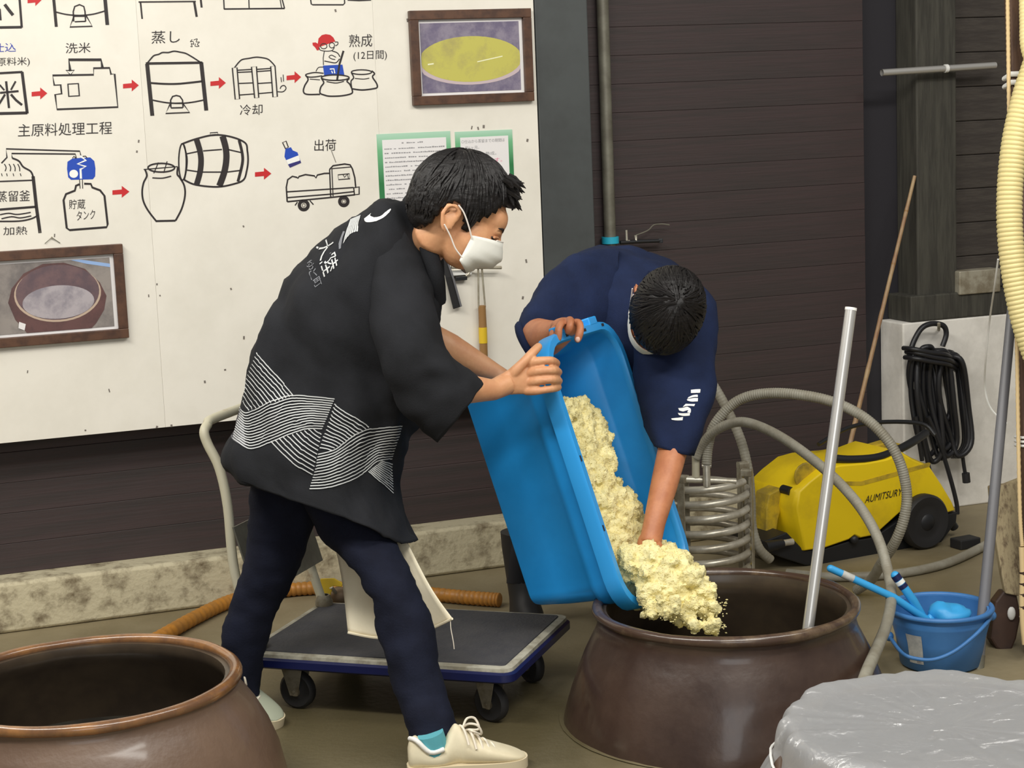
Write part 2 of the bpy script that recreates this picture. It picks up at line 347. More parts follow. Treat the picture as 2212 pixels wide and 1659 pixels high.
def ribbon(mb, P, wd, n, closed=False):
    """flat stroke of width wd through 3D points P lying on a surface of normal n (vector or per-point list)"""
    k = len(P); L = []; Rr = []
    for i in range(k):
        a = P[(i - 1) % k] if closed or i > 0 else P[i]; b = P[(i + 1) % k] if closed or i < k - 1 else P[i]
        t = (b - a).normalized(); nn = n[i] if isinstance(n, list) else n; s = t.cross(nn).normalized() * (wd / 2)
        L.append(P[i] - s); Rr.append(P[i] + s)
    if closed: L.append(L[0]); Rr.append(Rr[0]); k += 1
    mb.add(L + Rr, [(i, i + 1, k + i + 1, k + i) for i in range(k - 1)])

# ================================================================== SETTING
def wbox(mb, u0, u1, z0, z1, o0, o1):
    mb.box(wp((u0 + u1) / 2, (z0 + z1) / 2, (o0 + o1) / 2), (u1 - u0, abs(o1 - o0), z1 - z0), (WD, -WN, V3((0, 0, 1)))); return mb
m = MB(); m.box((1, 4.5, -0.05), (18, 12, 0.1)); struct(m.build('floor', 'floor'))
m = wbox(MB(), -4.2, 7.0, 0.0, 3.4, -0.16, -0.30); wall = struct(m.build('wall_back', 'dark'))
# horizontal shutter boards, one object each
pl = None; z = 0.165; k = 0
while z < 3.3:
    if pl is None:
        pl = wbox(MB(), -4.2, 2.56, z + 0.0003, z + 0.0998, -0.12, -0.16).build('board', 'wall', wall, False, bevel=0.0015)
    else:
        o = pl.copy(); COL.objects.link(o); o.location = pl.location + V3((0, 0, 0.1 * k)) + WN * random.uniform(-0.0015, 0.001)
    z += 0.1; k += 1
m = wbox(MB(), -4.2, 2.64, 0, 0.165, 0.0, -0.16); cb = m.build('baseboard_back', 'curb', None, True, bevel=0.012); struct(cb)
m = wbox(MB(), 1.192, 1.386, 0, 3.4, 0.03, -0.13); struct(m.build('trim_1', 'column', None, False, bevel=0.004))
m = wbox(MB(), 1.386, 1.42, 0, 3.4, -0.07, -0.13); struct(m.build('trim_4', 'dark', None, False, bevel=0.002))
# right end: timber jamb, boards, white plaster
m = wbox(MB(), 2.725, 2.90, 0.75, 3.4, -0.02, -0.16); struct(m.build('trim_2', 'jamb', None, False, bevel=0.006))
m = wbox(MB(), 2.645, 7.0, 0.0, 0.735, 0.0, -0.16); wr = struct(m.build('wall_right', 'plaster', None, False, bevel=0.006))
pl = None
for k in range(19):
    if pl is None: pl = wbox(MB(), 2.90, 7.0, 0.8365, 0.9635, -0.06, -0.16).build('board', 'wallr', wr, False, bevel=0.004)
    else:
        o = pl.copy(); COL.objects.link(o); o.location = pl.location + V3((0, 0, 0.1285 * k)) + WN * random.uniform(-0.004, 0.002)
m = wbox(MB(), 2.68, 7.0, 0.736, 0.835, 0.0, -0.16); m.build('sill_beam', 'jamb', wr, False, bevel=0.006)
m = wbox(MB(), 2.89, 3.075, 0.825, 0.915, 0.01, -0.06); tag(m.build('junction_plate', 'steeld', None, False, bevel=0.004), 'grey rectangular metal plate on the dark timber wall above the white plaster', 'plate')

# vertical pipe beside the column, cyan tape at its lower end
PU = wuz(1311, 300, -0.09)[0]
pt = thing('drain_pipe', wp(PU, 0, -0.09), 'grey vertical pipe with a cyan tape band beside the dark steel column', 'pipe')
m = MB(); m.tube([wp(PU, 0.165, -0.09), wp(PU, 3.4, -0.09)], 0.0215, 14); m.build('pipe', 'galv', pt)
m = MB(); m.lathe([(0.022, 0), (0.031, 0.0), (0.031, 0.024), (0.022, 0.024)], wp(PU, wuz(1318, 526, -0.09)[1], -0.09), 20); m.build('tape_band', 'cyan', pt)
# tap on the shutter
tp = thing('wall_tap', wpx(1385, 520, -0.1), 'small chrome tap with a cracked white tie on the dark shutter behind the bent man', 'tap')
q = lambda x, y, o=-0.08: wpx(x, y, o)
MB().tube([q(1340, 524), q(1372, 522), q(1428, 520)], 0.007, 8).build('tap_body', 'black', tp)
m = MB(); m.tube([q(1356, 522), q(1374, 522), q(1373, 508)], 0.006, 8); m.tube([q(1354, 521), q(1353, 497)], 0.004, 8); m.build('tap_spout', 'steel', tp)
MB().box(q(1427, 520), (0.016, 0.014, 0.016)).build('tap_handle', 'black', tp, False, bevel=0.002)
MB().tube(vs(catmull([q(1374, 508), q(1390, 502), q(1402, 496), q(1412, 486), q(1430, 484), q(1446, 486)], 3)), 0.0022, 6).build('tie', 'galv', tp)
# chrome rod with white tie on the right wall
cr = thing('chrome_rod', wpx(2030, 150, 0.02), 'short horizontal chrome pipe tied to the dark timber jamb', 'pipe')
a, b = wpx(1905, 157, 0.03), wpx(2150, 141, 0.03)
m = MB(); ax = (b - a).normalized()
m.tube([a, b], 0.0125, 14, False); m.tube([b, a + ax * 0.002], 0.009, 14, False); m.build('rod', 'alu', cr)
c = a.lerp(b, 0.56); MB().tube([c - ax * 0.006, c + ax * 0.006], 0.0155, 14).build('tie', 'white', cr)
MB().tube([c, c - WN * 0.05], 0.005, 8).build('bracket', 'steeld', cr)

# ================================================================== WHITE BOARD WITH DRAWINGS
BO = 0.035                       # front face of the board
bd = thing('process_board', wp(0.3, 0.6, 0), 'large white board hand painted with black brewing drawings and red arrows', 'board')
zb = wuz(0, 958, BO)[1]
for u0, u1 in ((-1.7, -0.1474), (-0.1469, 0.6206), (0.621, 1.186)):
    wbox(MB(), u0, u1, zb, 3.1, BO, BO - 0.012).build('board_panel', 'board', bd, False, bevel=0.0003)
for u in (-1.3, -0.147, 0.621, 1.15):
    wbox(MB(), u - 0.03, u + 0.03, zb + 0.02, 3.05, BO - 0.012, -0.12).build('batten', 'wall', bd, False)
FR = BO + 0.0008
class Ink:
    """strokes and fills drawn on the board face"""
    def __init__(s, f): s.f = f; s.mb = {}; s.lay = 0
    def P(s, pts, lift=0.0):
        return [wpx(*s.f(*p), FR + lift) for p in pts]
    def l(s, pts, wd=9, col='ink', smooth=False, closed=False, lift=0.0):
        if smooth: pts = catmull(pts, 5, closed)
        P = s.P(pts, lift); scale = (wpx(*s.f(pts[0][0] + 10, pts[0][1]), FR) - P[0]).length / 10
        ribbon(s.mb.setdefault(col, MB()), P, wd * scale * 1.15, WN, closed); return s
    def fill(s, pts, col, smooth=False, lift=-0.0003):
        if smooth: pts = catmull(pts, 4, True)
        P = s.P(pts, lift); s.mb.setdefault(col, MB()).add(P, [tuple(range(len(P)))]); return s
    def ell(s, cx, cy, rx, ry, wd=8, col='ink', n=28, lift=0.0):
        return s.l([(cx + rx * math.cos(2 * math.pi * i / n), cy + ry * math.sin(2 * math.pi * i / n)) for i in range(n)], wd, col, False, True, lift)
    def disc(s, cx, cy, rx, ry, col, n=24, lift=0.0003):
        return s.fill([(cx + rx * math.cos(2 * math.pi * i / n), cy + ry * math.sin(2 * math.pi * i / n)) for i in range(n)], col, False, lift)
    def arrow(s, x0, x1, y, k=1.0):
        xm = x0 + (x1 - x0) * 0.55; y0 = y + 4; y1 = y - 2
        s.fill([(x0, y0 - 15), (xm, y - 17), (xm, y - 42), (x1, y1), (xm, y + 40), (xm, y + 15), (x0, y0 + 16)], 'red', lift=0.0); return s
    def text(s, body, cx, cy, wd, h, col='ink', rise=0.03):
        uv, fc, asp = textmesh(body); P = s.P([(cx + (u - 0.5) * wd, cy - (v - 0.5) * h - (u - 0.5) * wd * rise) for u, v in uv], 0.0002)
        s.mb.setdefault(col, MB()).add(P, fc); return s
    def done(s, name):
        main = None
        for col, mb in s.mb.items():
            o = mb.build(name if main is None else name.replace('_drawing', '') + '_' + col + '_paint', col, bd if main is None else main, False)
            main = main or o
Z1 = lambda x, y: (x / 3.191, y / 3.191)
Z2 = lambda x, y: (500 + x / 3.19, y / 3.19)
Ink(Z1).l([(133, -30), (150, 190)], 14).l([(-40, 190), (150, 187)], 16).l([(-2, 60), (5, 140)], 12).l([(32, 30), (62, 70), (90, 105)], 20).done('malt_box_drawing')
a = Ink(Z1)
a.l([(368, -30), (388, 185)], 18).l([(722, -30), (740, 172)], 22).l([(382, 82), (460, 100), (550, 106), (640, 98), (722, 76)], 9, smooth=True)
a.l([(508, 148), (505, 80), (515, 45), (548, 32), (578, 45), (586, 80), (590, 148)], 9).l([(512, 112), (588, 112)], 8).l([(515, 150), (590, 147)], 8).l([(510, 112), (482, 186), (636, 181), (592, 105)], 10); a.done('cooker_drawing')
Ink(Z1).l([(955, 14), (1350, 10)], 9).l([(968, 10), (980, 130)], 10).l([(1338, 10), (1356, 116)], 14).l([(1382, -20), (1390, 52)], 12).done('table_drawing')
Ink(Z2).l([(-55, -30), (-50, 63)], 8).l([(-52, 62), (366, 58)], 9).l([(119, -20), (122, 60)], 7).l([(345, -20), (366, 58)], 8).l([(332, -20), (346, 56)], 6).done('crate_drawing')
Ink(Z2).l([(543, -20), (550, 28), (560, 33), (770, 33), (780, 22), (778, -20)], 8).l([(800, 0), (880, 4), (962, 0)], 8).done('jar_base_drawing')
a = Ink(Z1)
a.l([(152, 495), (170, 640), (188, 782)], 18).l([(-60, 508), (155, 496)], 14).l([(-60, 784), (188, 778)], 18); a.l([(0, 640), (128, 628)], 13).l([(42, 560), (62, 745)], 14).l([(108, 560), (75, 620)], 11).l([(-2, 585), (30, 622)], 11).l([(75, 650), (110, 690), (152, 724)], 15).l([(35, 650), (-8, 720)], 13); a.done('rice_box_drawing')
a = Ink(Z1)
a.l([(363, 520), (645, 515), (645, 470), (755, 468), (765, 512), (790, 510), (812, 738), (393, 754), (380, 652), (425, 646), (418, 585), (374, 587)], 12, closed=True)
a.l([(706, 465), (696, 412), (475, 412), (484, 490)], 17).l([(455, 485), (512, 484), (486, 516)], 8, closed=True).l([(468, 580), (540, 576), (547, 660), (474, 664)], 10, closed=True); a.done('washer_drawing')
a = Ink(Z1)
a.l([(1014, 440), (1030, 600), (1050, 798)], 24).l([(1387, 430), (1422, 762)], 24).l([(1005, 438), (1395, 432)], 15)
a.l([(1015, 436), (1040, 405), (1062, 383), (1095, 374), (1120, 362), (1160, 362), (1200, 353), (1245, 360), (1280, 368), (1310, 384), (1340, 402), (1388, 434)], 9, smooth=True)
a.l([(1040, 572), (1130, 578), (1220, 578), (1310, 570), (1395, 560)], 12, smooth=True).l([(1052, 690), (1150, 708), (1250, 712), (1330, 704), (1402, 690)], 9, smooth=True)
a.l([(1178, 742), (1176, 690), (1190, 665), (1215, 658), (1240, 664), (1258, 690), (1262, 742)], 9).l([(1178, 712), (1260, 710)], 8).l([(1178, 744), (1260, 742)], 9).l([(1172, 718), (1142, 782), (1308, 775), (1262, 715)], 9)
a.l([(1312, 318), (1325, 322), (1318, 300), (1335, 305), (1330, 285), (1312, 288), (1325, 272)], 4, smooth=True).l([(1335, 275), (1360, 268), (1352, 288), (1375, 290), (1360, 305), (1372, 318), (1345, 318), (1348, 300)], 4, smooth=True); a.done('steamer_drawing')
a = Ink(Z2)
a.l([(22, 465), (50, 430), (75, 410), (120, 402), (170, 394), (215, 398), (252, 408), (280, 432), (300, 456)], 8, smooth=True)
for p in ([(6, 468), (38, 465), (56, 682), (26, 685)], [(138, 461), (172, 458), (188, 673), (160, 676)], [(270, 458), (300, 455), (316, 666), (286, 669)]): a.l(p, 8, closed=True)
for p in ([(38, 484), (140, 478)], [(40, 499), (142, 494)], [(46, 575), (150, 571)], [(52, 655), (158, 647)], [(172, 478), (272, 471)], [(174, 493), (273, 486)], [(180, 575), (280, 569)], [(186, 645), (285, 636)]): a.l(p, 7)
a.l([(318, 632), (355, 632), (376, 610), (365, 590), (345, 594), (335, 612)], 6, smooth=True).l([(341, 532), (345, 566)], 5).l([(356, 514), (359, 562)], 5); a.done('cooling_frame_drawing')
a = Ink(Z2)
a.fill([(595, 300), (600, 265), (622, 242), (650, 235), (680, 240), (702, 258), (716, 285), (660, 305), (600, 326)], 'red').fill([(558, 294), (580, 292), (597, 302), (604, 345), (590, 348), (575, 325), (560, 312)], 'red')
a.l([(604, 326), (612, 345), (650, 352), (692, 348), (710, 325)], 5, smooth=True).l([(712, 290), (732, 290), (732, 306), (716, 316)], 5, smooth=True).ell(636, 318, 22, 18, 5).ell(692, 312, 18, 18, 5)
a.l([(640, 352), (632, 400), (634, 448)], 5).l([(692, 350), (730, 365), (748, 392)], 6, smooth=True).l([(640, 420), (680, 428), (720, 432), (745, 405)], 6, smooth=True).l([(715, 410), (690, 405), (672, 392), (690, 380), (720, 395)], 5, smooth=True)
a.fill([(630, 452), (765, 445), (778, 518), (640, 524)], 'blue').l([(772, 350), (745, 440), (728, 552)], 12)
a.l([(678, 476), (706, 474), (712, 505)], 7, 'white', lift=0.0006).l([(690, 488), (697, 505)], 6, 'white', lift=0.0006)
a.ell(715, 535, 96, 19, 8).l([(620, 540), (636, 570), (616, 600), (610, 640), (640, 655), (680, 663), (760, 660), (826, 645), (832, 620), (815, 580), (796, 560), (812, 540)], 9, smooth=True).l([(655, 562), (720, 572), (775, 560)], 6, smooth=True)
a.l([(635, 505), (570, 500), (512, 514), (530, 530), (575, 530), (625, 522)], 7, smooth=True).l([(512, 520), (528, 548), (505, 590), (496, 630), (520, 650), (610, 650)], 9, smooth=True).l([(540, 545), (610, 550)], 5).l([(582, 492), (600, 465), (634, 462)], 5, smooth=True)
a.ell(896, 497, 70, 16, 7).l([(826, 500), (842, 535), (824, 560), (828, 605)], 8, smooth=True).l([(832, 612), (900, 620), (975, 612), (1004, 602), (1000, 575), (972, 530), (986, 508), (966, 488)], 9, smooth=True).l([(850, 540), (910, 545), (950, 538)], 5, smooth=True); a.done('worker_stirring_drawing')
a = Ink(Z1)
a.ell(1258, 1116, 26, 126, 9).l([(1250, 994), (1350, 958), (1480, 930), (1600, 945), (1690, 985), (1705, 1040), (1710, 1110), (1700, 1180), (1680, 1238), (1620, 1266), (1500, 1288), (1350, 1274), (1270, 1240)], 11, smooth=True)
a.l([(1355, 962), (1378, 1040), (1386, 1110), (1378, 1190), (1356, 1270)], 34, smooth=True).l([(1534, 938), (1556, 1020), (1560, 1100), (1545, 1190), (1512, 1282)], 38, smooth=True).l([(1648, 965), (1670, 1060), (1670, 1130), (1640, 1252)], 17, smooth=True).l([(1265, 995), (1288, 1080), (1286, 1160), (1270, 1240)], 9, smooth=True)
a.l([(1288, 1060), (1360, 1045)], 8).l([(1400, 1040), (1530, 1030)], 8).l([(1570, 1030), (1665, 1052)], 8).l([(1288, 1172), (1368, 1184)], 8).l([(1395, 1186), (1540, 1186)], 8).l([(1565, 1186), (1662, 1174)], 8).l([(1448, 916), (1500, 912), (1504, 932), (1452, 936)], 6, closed=True); a.done('barrel_drawing')
a = Ink(Z1)
a.ell(1112, 1156, 92, 30, 10).l([(990, 1168), (1030, 1165), (1225, 1148)], 6).l([(1060, 1195), (1092, 1120)], 6).l([(1128, 1192), (1152, 1112)], 6).l([(1018, 1165), (1200, 1150)], 5)
a.l([(1000, 1168), (1012, 1212), (990, 1260), (980, 1320), (988, 1385), (1020, 1450), (1075, 1522)], 11, smooth=True).l([(1072, 1524), (1210, 1521)], 12).l([(1210, 1521), (1252, 1440), (1275, 1350), (1270, 1280), (1240, 1225), (1222, 1200), (1226, 1150)], 11, smooth=True).l([(1050, 1226), (1120, 1228), (1180, 1214)], 8, smooth=True); a.done('storage_jar_drawing')
a = Ink(Z1)
a.l([(10, 1125), (48, 1085), (42, 1026), (550, 1042), (560, 1085)], 9).l([(525, 1092), (520, 1062), (80, 1058), (85, 1090)], 9).l([(85, 1090), (130, 1110), (160, 1150), (212, 1182), (230, 1225)], 11, smooth=True).l([(-30, 1252), (230, 1242)], 9).l([(228, 1215), (250, 1420), (276, 1606)], 20).l([(-30, 1447), (250, 1425)], 14)
a.l([(0, 1480), (60, 1470), (120, 1478), (212, 1464)], 8, smooth=True).l([(10, 1508), (80, 1494), (140, 1502), (216, 1488)], 8, smooth=True).l([(-20, 1526), (130, 1524), (215, 1508), (262, 1484)], 10, smooth=True)
for x in (30, 62, 92, 122): a.l([(x, 1130), (x + 12, 1155), (x + 2 + x * 0.1, 1180)], 6, smooth=True)
for x in (10, 45, 90, 140): a.l([(x, 1195), (x + 5, 1214)], 5)
a.text('蒸留釜', 92, 1352, 230, 76).text('加熱', 105, 1590, 165, 58); a.done('still_drawing')
a = Ink(Z1)
a.fill([(465, 1115), (500, 1092), (560, 1088), (622, 1085), (650, 1110), (658, 1160), (656, 1215), (640, 1236), (560, 1238), (490, 1240), (470, 1222), (462, 1165)], 'blue')
a.l([(552, 1075), (592, 1105), (535, 1130), (592, 1148), (555, 1166), (558, 1232)], 13, 'white', lift=0.0003).disc(508, 1198, 30, 28, 'white').text('水', 508, 1198, 34, 34, 'blue').l([(548, 1238), (552, 1300)], 5).l([(568, 1238), (570, 1300)], 5)
a.l([(500, 1090), (510, 1076), (520, 1092)], 6).l([(570, 1078), (590, 1076), (600, 1090)], 6); a.done('cooling_tank_drawing')
a = Ink(Z1)
a.l([(548, 1270), (524, 1280), (516, 1314), (455, 1338), (438, 1380), (460, 1572), (480, 1586), (735, 1566), (742, 1545), (720, 1350), (690, 1312), (636, 1292), (626, 1268), (580, 1266)], 13)
a.text('貯蔵', 532, 1408, 112, 68).text('タンク', 592, 1482, 128, 64, rise=0.1); a.done('storage_tank_drawing')
a = Ink(Z2)
a.fill([(372, 1026), (410, 1014), (422, 1036), (455, 1050), (480, 1120), (402, 1155), (365, 1080)], 'blue').fill([(376, 1104), (464, 1070), (472, 1106), (390, 1132)], 'white', lift=0.0003).fill([(390, 1135), (474, 1106), (481, 1122), (403, 1156)], 'navyp', lift=0.0003).l([(352, 982), (376, 972), (392, 1014), (372, 1024)], 7, closed=True); a.done('bottle_drawing')
a = Ink(Z2)
a.l([(384, 1390), (378, 1290), (388, 1238), (420, 1215), (450, 1222), (458, 1228), (466, 1216), (510, 1203), (572, 1212), (582, 1226), (592, 1206), (640, 1195), (676, 1194)], 9).l([(676, 1168), (684, 1355)], 8).l([(692, 1160), (700, 1352)], 6)
a.l([(676, 1168), (700, 1142), (780, 1130), (818, 1136), (834, 1165), (850, 1225), (856, 1288)], 9).l([(692, 1162), (826, 1150)], 6).l([(734, 1205), (812, 1197), (816, 1232), (738, 1238)], 6, closed=True).l([(382, 1322), (690, 1302), (842, 1292)], 8).l([(386, 1362), (690, 1337), (846, 1320)], 8).l([(384, 1390), (690, 1360), (850, 1342)], 9).l([(842, 1294), (880, 1288), (880, 1338), (848, 1342)], 9, closed=True)
a.l([(770, 1204), (778, 1222), (800, 1200), (806, 1230)], 6)
for cx, cy, r in ((498, 1415, 30), (774, 1388, 28)): a.ell(cx, cy, r, r, 20).ell(cx, cy, 10, 12, 5, 'scuff')
a.l([(455, 1392), (438, 1416)], 7).l([(540, 1382), (565, 1410)], 7).l([(680, 1015), (720, 1120)], 4, 'scuff'); a.done('truck_drawing')
for f, x0, x1, y in ((Z1, 190, 287, 2), (Z1, 218, 326, 645), (Z1, 848, 957, 590), (Z1, 1450, 1557, 573), (Z2, 380, 480, 533), (Z1, 775, 892, 1323), (Z2, 162, 275, 1198)): Ink(f).arrow(x0, x1, y).done('arrow')
for f, t, cx, cy, wd, h, c in ((Z1, '洗米', 538, 330, 172, 72, 'ink'), (Z1, '蒸し', 1142, 255, 196, 88, 'ink'), (Z1, '主原料処理工程', 448, 890, 648, 88, 'ink'), (Z2, '冷却', 136, 756, 156, 74, 'ink'), (Z2, '熟成', 890, 280, 160, 88, 'ink'), (Z2, '(12日間)', 956, 384, 230, 70, 'ink'), (Z2, '出荷', 646, 1000, 150, 80, 'ink'), (Z1, '(原料米)', 80, 428, 250, 66, 'ink'), (Z1, '仕込', 30, 328, 160, 62, 'bluetxt')):
    Ink(f).text(t, cx, cy, wd, h, c).done('lettering')
a = Ink(lambda x, y: (x, y)); rs = random.Random(3)
for x, y in ((339, 612), (321, 636), (345, 637), (498, 622), (527, 726), (486, 797), (442, 822), (184, 928), (340, 920), (370, 917), (1032, 274), (1045, 270), (1020, 272), (525, 487), (300, 302), (296, 325), (724, 20), (880, 40), (1140, 300), (1136, 560), (1130, 640), (60, 800), (235, 840), (118, 505), (86, 498), (1120, 18)):
    L = rs.uniform(3, 8); a.l([(x, y), (x + rs.uniform(-2, 2), y + L)], rs.uniform(2, 4), 'scuff')
a.done('scuff_marks_drawing'); stuff(bpy.data.objects['scuff_marks_drawing'])

for n_ in ('truck_scuff_paint', 'cooling_tank_ink_paint'): stuff(bpy.data.objects[n_])
# ================================================================== FRAMED PHOTOGRAPHS
def picture(u0, u1, z0, z1, label, paint):
    t = thing('picture_frame', wp((u0 + u1) / 2, z0, BO), label, 'picture')
    W = 0.03; o1, o2 = BO + 0.022, BO + 0.001
    for s in (0, 1):
        zc0, zc1 = (z0, z0 + W) if s == 0 else (z1 - W, z1)
        wbox(MB(), u0, u1, zc0, zc1, o1, o2).build('frame_rail', 'frame', t, False, bevel=0.002)
        uc0, uc1 = (u0, u0 + W) if s == 0 else (u1 - W, u1)
        wbox(MB(), uc0, uc1, z0 + W, z1 - W, o1, o2).build('frame_rail', 'frame', t, False, bevel=0.002)
    wbox(MB(), u0 + W, u1 - W, z0 + W, z1 - W, BO + 0.006, o2).build('mat_board', 'paper', t, False)
    pu0, pu1, pz0, pz1 = u0 + W + 0.008, u1 - W - 0.012, z0 + W + 0.009, z1 - W - 0.011
    pr = wbox(MB(), pu0, pu1, pz0, pz1, BO + 0.0075, BO + 0.006).build('photo_print', paint[0], t, False)
    X = lambda fx: pu0 + (pu1 - pu0) * fx; Zz = lambda fz: pz0 + (pz1 - pz0) * fz
    for k, (name, col, pts) in enumerate(paint[1:]):
        P = [wp(X(min(max(x, 0), 1)), Zz(min(max(y, 0), 1)), BO + 0.008 + 0.0003 * k) for x, y in pts]
        MB().add(P, [tuple(range(len(P)))]).build(name, col, pr, False)
    return t
def el(cx, cy, rx, ry, n=40): return [(cx + rx * math.cos(2 * math.pi * i / n), cy + ry * math.sin(2 * math.pi * i / n)) for i in range(n)]
MT['p1bg'] = mat('print_mauve_grey', (112, 104, 128), 0.35, c2=(142, 134, 150), scale=20); MT['p1rim'] = mat('print_pink_rim', (200, 182, 186), 0.35)
MT['p1y'] = mat('print_yellow_mash', (196, 190, 96), 0.35, c2=(170, 160, 100), scale=12, lo=0.45, hi=0.7); MT['p1h'] = mat('print_highlight', (240, 240, 200), 0.35)
MT['p2bg'] = mat('print_grey_floor', (150, 142, 136), 0.35, c2=(116, 110, 108), scale=9); MT['p2jar'] = mat('print_brown_jar', (104, 74, 72), 0.35, c2=(84, 62, 62), scale=12)
MT['p2in'] = mat('print_dark_inside', (96, 80, 86), 0.35, c2=(116, 92, 94), scale=16); MT['p2l'] = mat('print_pale_mash', (176, 168, 172), 0.35, c2=(140, 134, 142), scale=14); MT['p2rim'] = mat('print_rim', (192, 170, 150), 0.35); MT['p2b'] = mat('print_blue_hose', (150, 180, 225), 0.35)
a0 = wuz(880, 24, BO); b0 = wuz(1150, 218, BO)
picture(a0[0], b0[0], b0[1], a0[1], 'brown framed photograph of yellow mash beside the dark steel column', ['p1bg',
    ('printed_rim', 'p1rim', el(0.5, 0.41, 0.54, 0.31)), ('printed_mash', 'p1y', el(0.5, 0.47, 0.52, 0.33)),
    ('printed_glint', 'p1h', [(0.56, 0.42), (0.82, 0.49), (0.82, 0.505), (0.56, 0.435)]), ('printed_glint', 'p1h', [(0.06, 0.4), (0.12, 0.41), (0.12, 0.43), (0.06, 0.42)])])
a0 = wuz(262, 526, BO); b0 = wuz(277, 728, BO)
picture(b0[0] - 0.436, b0[0], b0[1], a0[1], 'brown framed photograph of an empty jar low on the white board', ['p2bg',
    ('printed_hose', 'p2b', [(0.66, 1.0), (0.8, 0.93), (1.0, 0.86), (1.0, 0.91), (0.8, 0.98), (0.74, 1.0)]),
    ('printed_jar', 'p2jar', [(0.1, 0.45), (0.14, 0.65), (0.25, 0.85), (0.42, 0.97), (0.6, 0.97), (0.78, 0.86), (0.9, 0.65), (0.95, 0.45), (0.92, 0.25), (0.84, 0.06), (0.8, 0.0), (0.24, 0.0), (0.15, 0.2)]),
    ('printed_rim', 'p2rim', el(0.53, 0.53, 0.375, 0.405)), ('printed_inside', 'p2in', el(0.53, 0.55, 0.36, 0.395)), ('printed_mash', 'p2l', el(0.53, 0.41, 0.31, 0.24)),
    ('printed_label', 'paper', [(0.17, 0.08), (0.22, 0.04), (0.235, 0.13), (0.18, 0.17)])])
h = thing('hanging_wire', wpx(113, 515, BO), 'thin wire on a nail holding up the lower framed photograph', 'wire')
MB().tube([wpx(97, 526, BO + 0.004), wpx(112, 513, BO + 0.004), wpx(130, 525, BO + 0.004)], 0.0012, 6).build('wire', 'galv', h); MB().tube([wpx(112, 513, BO), wpx(112, 513, BO + 0.01)], 0.003, 8).build('nail', 'steeld', h)

# ================================================================== PRINTED NOTICES
def notice(x, y, wd, ht, label, body):
    u, zt = wuz(x, y, BO); t = thing('printed_notice', wp(u + wd / 2, zt - ht, BO), label, 'notice')
    MT['gr%d' % x] = gradmat('green_gradient_%d' % x, 0, ht)
    wbox(MB(), u, u + wd, zt - ht, zt, BO + 0.0016, BO + 0.0004).build('green_border', 'gr%d' % x, t, False)
    sh = wbox(MB(), u + 0.018, u + wd - 0.016, zt - ht + 0.02, zt - 0.02, BO + 0.0022, BO + 0.0016).build('white_sheet', 'paper', t, False)
    body(u, zt, sh)
def body1(u, zt, sh):
    mb = MB(); rs = random.Random(5)
    def dashes(z, x0, x1):
        x = x0
        while x < x1:
            L = rs.uniform(0.004, 0.008); hh = rs.uniform(0.0028, 0.0048)
            if rs.random() > 0.1: mb.add([wp(x, z, BO + 0.0024), wp(x + L, z, BO + 0.0024), wp(x + L, z + hh, BO + 0.0024), wp(x, z + hh, BO + 0.0024)], [(0, 1, 2, 3)])
            x += L + rs.uniform(0.0006, 0.0022)
    dashes(zt - 0.0345, u + 0.085, u + 0.16)
    for i in range(19): dashes(zt - 0.052 - i * 0.0148, u + 0.024, u + 0.024 + rs.choice((0.12, 0.17, 0.2, 0.205, 0.21)))
    stuff(mb.build('small_print', 'texg', sh, False))
def body2(u, zt, sh):
    for t, x0, wdt, dz, hh, c in (('○仕込から蒸留までの期間は', 0.022, 0.155, 0.034, 0.012, 'texg'), ('約1ヶ月。', 0.034, 0.05, 0.055, 0.012, 'texg'), ('約1年以上熟成。', 0.03, 0.115, 0.077, 0.012, 'texg'), ('です。', 0.115, 0.05, 0.1, 0.014, 'pink')):
        uv, fc, asp = textmesh(t); MB().add([wp(u + x0 + a * wdt, zt - dz + (b - 0.5) * hh, BO + 0.0026) for a, b in uv], fc).build('printed_line', c, sh, False)
notice(813, 290, 0.257, 0.364, 'green bordered sheet of small print pinned on the white board', body1)
notice(982, 285, 0.206, 0.262, 'smaller green bordered notice half hidden behind the standing man head', body2)

# ================================================================== TOOLS HANGING ON THE BOARD
def hp(x, y, o=0.055): return wpx(x, y, o)
hk = thing('wall_hook', hp(985, 590), 'white wall hook with a dark clip behind the masked face', 'hook')
m = MB(); m.box(hp(992, 589, BO + 0.01), (0.085, 0.018, 0.018), (WD, -WN, V3((0, 0, 1)))); m.build('hook_plate', 'white', hk, False, bevel=0.003)
m = MB(); m.box(hp(995, 601, BO + 0.014), (0.042, 0.02, 0.014), (WD, -WN, V3((0, 0, 1)))); m.build('clip', 'black', hk, False, bevel=0.002)
m = MB(); m.tube([hp(1006, 596), hp(1012, 592), hp(1016, 583)], 0.004, 8); m.build('screw', 'steel', hk)
sc = thing('scraper', hp(975, 620), 'dark grey tapered scraper blade hanging slanted from the white hook', 'scraper')
m = MB(); m.loft([[hp(x0, y0, o), hp(x1, y1, o), hp(x1, y1, o + 0.012), hp(x0, y0, o + 0.012)] for x0, y0, x1, y1, o in ((953, 562, 966, 556, 0.06), (962, 600, 980, 596, 0.06), (979, 668, 997, 662, 0.05))]); m.build('blade', 'rubber', sc, False, bevel=0.002)
MB().tube([hp(964, 556, 0.075), hp(980, 604, 0.075), hp(996, 662, 0.065)], 0.0035, 6).build('steel_edge', 'pole', sc)
sq = thing('long_tool', hp(1040, 700), 'slim T shaped tool with a brown wooden handle and yellow band', 'tool')
MB().tube([hp(975, 577, 0.07), hp(1083, 578, 0.07)], 0.0058, 8).build('crossbar', 'steeld', sq)
